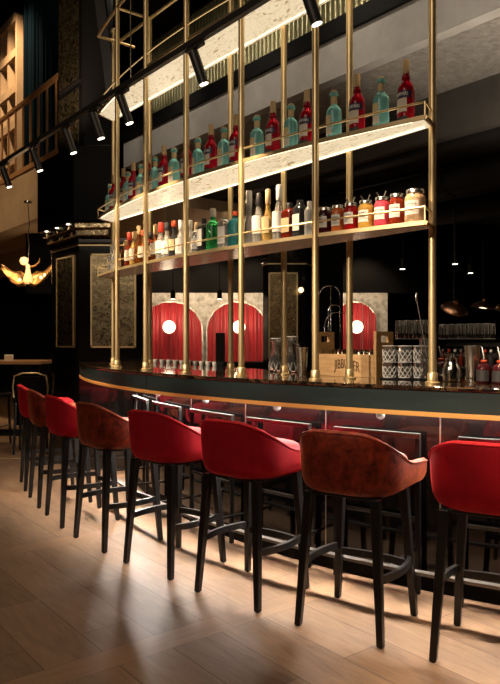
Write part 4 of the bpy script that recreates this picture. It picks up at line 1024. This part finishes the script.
# ================================================================== FAR LEFT SEATING
tb = thing('high_table', 'high oak edged table against the dark far left corner', 'table', (-3.9, 9.7, 0), 0)
MB().box((0, 0, 1.035), (2.0, 0.8, 0.045)).build('table_top', M['oak_dark'], tb, False, 0.004)
for x in (-0.8, 0.8): MB().box((x, 0, 0.506), (0.10, 0.10, 1.012)).build('leg', M['black_metal'], tb, False, 0.004)
MB().box((0, 0, 0.015), (1.9, 0.5, 0.03)).build('base', M['black_metal'], tb, False, 0.004)
t = thing('card_holder', 'small pale napkin holder on the high oak edged table', 'napkin holder', (P(9, 358, 9.5).x, 9.5, 1.0575), 0.1)
MB().box((0, 0, 0.045), (0.115, 0.05, 0.09)).build('box', M['ivory'], t, False, 0.004); MB().box((0, -0.027, 0.045), (0.09, 0.004, 0.05)).build('print', M['tan'], t, False)
def side_chair(p, rz, label):
    t = thing('dining_chair', label, 'chair', p, rz, 'dark chairs at the high table')
    for sx, sy in ((-1, -1), (1, -1), (-1, 1), (1, 1)): MB().tube([(sx * 0.19, sy * 0.19, 0.003), (sx * 0.17, sy * 0.17, 0.62)], [0.014, 0.018], 8).build('leg', M['black_metal'], t)
    MB().box((0, 0, 0.645), (0.40, 0.40, 0.06)).build('seat', M['black'], t, False, 0.015)
    pts = [(-0.19, -0.18, 0.66), (-0.20, -0.20, 0.80), (-0.18, -0.22, 0.93), (-0.08, -0.23, 0.965), (0.08, -0.23, 0.965), (0.18, -0.22, 0.93), (0.20, -0.20, 0.80), (0.19, -0.18, 0.66)]
    MB().tube(pts, 0.010, 8).build('back_frame', M['brass'], t)
    MB().box((0, -0.195, 0.80), (0.36, 0.02, 0.26), 0, radians(8)).build('back_pad', M['black'], t, False, 0.008)
    for sx in (-1, 1): MB().tube([(sx * 0.19, -0.19, 0.25), (sx * 0.19, 0.19, 0.25)], 0.010, 6).build('stretcher', M['black_metal'], t)
side_chair((-2.62, 8.1, 0), 0.15, 'dark high chair with thin gold back frame before the high table')
side_chair((-3.35, 8.6, 0), -0.2, 'dark high chair at the left picture edge')
g = MB().box((0, 0, 0.004), (3.0, 0.04, 0.008)).build('floor_strip', M['brass'], None, False); a0 = P(22, 458, 7.65)
g.location = (a0.x - 1.45, 7.62, 0); g.rotation_euler = (0, 0, 0.02); tag(g, 'thin brass threshold strip on the floor by the far chairs', 'threshold strip'); g['kind'] = 'structure'
spot('far_table_fill', (-3.2, 8.6, 3.0), (-3.6, 9.4, 1.0), 90, 60, 0.8, 0.05)  # fill added for the dim table corner, no fixture
# bird shaped chandelier
ch0 = P(28, 284, 8.6)
cl = thing('bird_chandelier', 'glowing golden winged chandelier hanging before the dark far corner', 'chandelier', ch0, 0)
def wing(sg):
    mb = MB(); vs = []; fs = []; A, B = 10, 7
    for i in range(A + 1):
        u = i / A
        for j in range(B + 1):
            v = j / B * 2 - 1
            wd = 0.13 * (1 - 0.75 * u) * (0.4 + 0.6 * min(1, u * 4)); x = sg * (0.03 + 0.30 * u); y = v * wd
            z = -0.02 + 0.20 * u * u + 0.09 * v * v * (1 - 0.5 * u) + 0.010 * sin(j * 2.6 + i)
            vs.append((x, y, z))
    for i in range(A):
        for j in range(B): k = i * (B + 1) + j; fs.append((k, k + 1, k + B + 2, k + B + 1))
    vs = [(x, y * cos(0.9) - z * sin(0.9) * 0.3, z + y * 0.9) for x, y, z in vs]
    mb.add(vs, fs); o = mb.build('wing', M['gold_leaf'], cl, True, 0, 0, 180)
    md = o.modifiers.new('thickness', 'SOLIDIFY'); md.thickness = 0.006
wing(-1); wing(1)
MB().lathe([(0.005, 0.0), (0.055, 0.02), (0.06, 0.07), (0.035, 0.14), (0.025, 0.20), (0.03, 0.23), (0.005, 0.26)], 18).build('body', M['amber_glow'], cl)
MB().lathe([(0.002, 0.0), (0.04, 0.012), (0.058, 0.055), (0.04, 0.098), (0.002, 0.11)], 16, (-0.05, 0, 0.24)).build('head_shade', M['amber_glow'], cl)
MB().tube([(0.02, 0, 0.22), (0.09, 0, 0.235), (0.145, 0, 0.28), (0.15, 0, 0.33)], [0.012, 0.012, 0.010, 0.006], 8).build('arm', M['gold_leaf'], cl)
for x, z in ((-0.10, 0.03), (0.17, 0.06), (0.22, 0.09)):
    MB().lathe([(0.002, 0.0), (0.016, 0.008), (0.02, 0.024), (0.012, 0.04), (0.002, 0.045)], 12, (x, -0.02, z)).build('bulb', M['bulb_hot'], cl)
MB().tube([(0, 0, 0.25), (0.015, 0, 0.5), (-0.005, 0, 0.62), (0.02, 0, 0.75), (0.0, 0, 3.10 - ch0.z)], 0.006, 8).build('cord', M['steel'], cl)
MB().lathe([(0.05, 0), (0.05, 0.02), (0.04, 0.025)], 16, (0, 0, 3.115 - ch0.z)).build('ceiling_rose', M['steel'], cl)
l = bpy.data.lights.new('chandelier_glow', 'POINT'); l.energy = 5; l.color = (1, 0.66, 0.36); l.shadow_soft_size = 0.08
lo = bpy.data.objects.new('chandelier_glow', l); C.objects.link(lo); lo.location = ch0 + Vector((0.0, -0.25, 0.35))
spot('balcony_fill', L(-11.6, 3.2, 7.9), L(-12.3, 4.3, 5.0), 900, 80, 0.8, 0.1, (1.0, 0.68, 0.38))  # unseen fill, placed to brighten the lattice screen
spot('balcony_fill', L(-9.5, 1.2, 6.0), L(-11.0, 3.6, 3.2), 260, 60, 0.8, 0.1, (1.0, 0.68, 0.38))  # second added fill, aimed at the balcony edge
spot('balcony_soffit_spot', L(-9.5, 4.0, 1.2), L(-10.6, 5.0, 3.1), 40, 90, 0.8, 0.1, (1.0, 0.68, 0.38))  # unseen spot without fixture, aimed up at the balcony underside
for s in (-0.4, -1.6, -2.8): spot('soffit_fill', L(s, 4.3, 1.5), L(s, 4.9, 3.8), 190, 85, 0.8, 0.05, (1.0, 0.84, 0.66))  # unseen uplights added to brighten the sprayed soffit
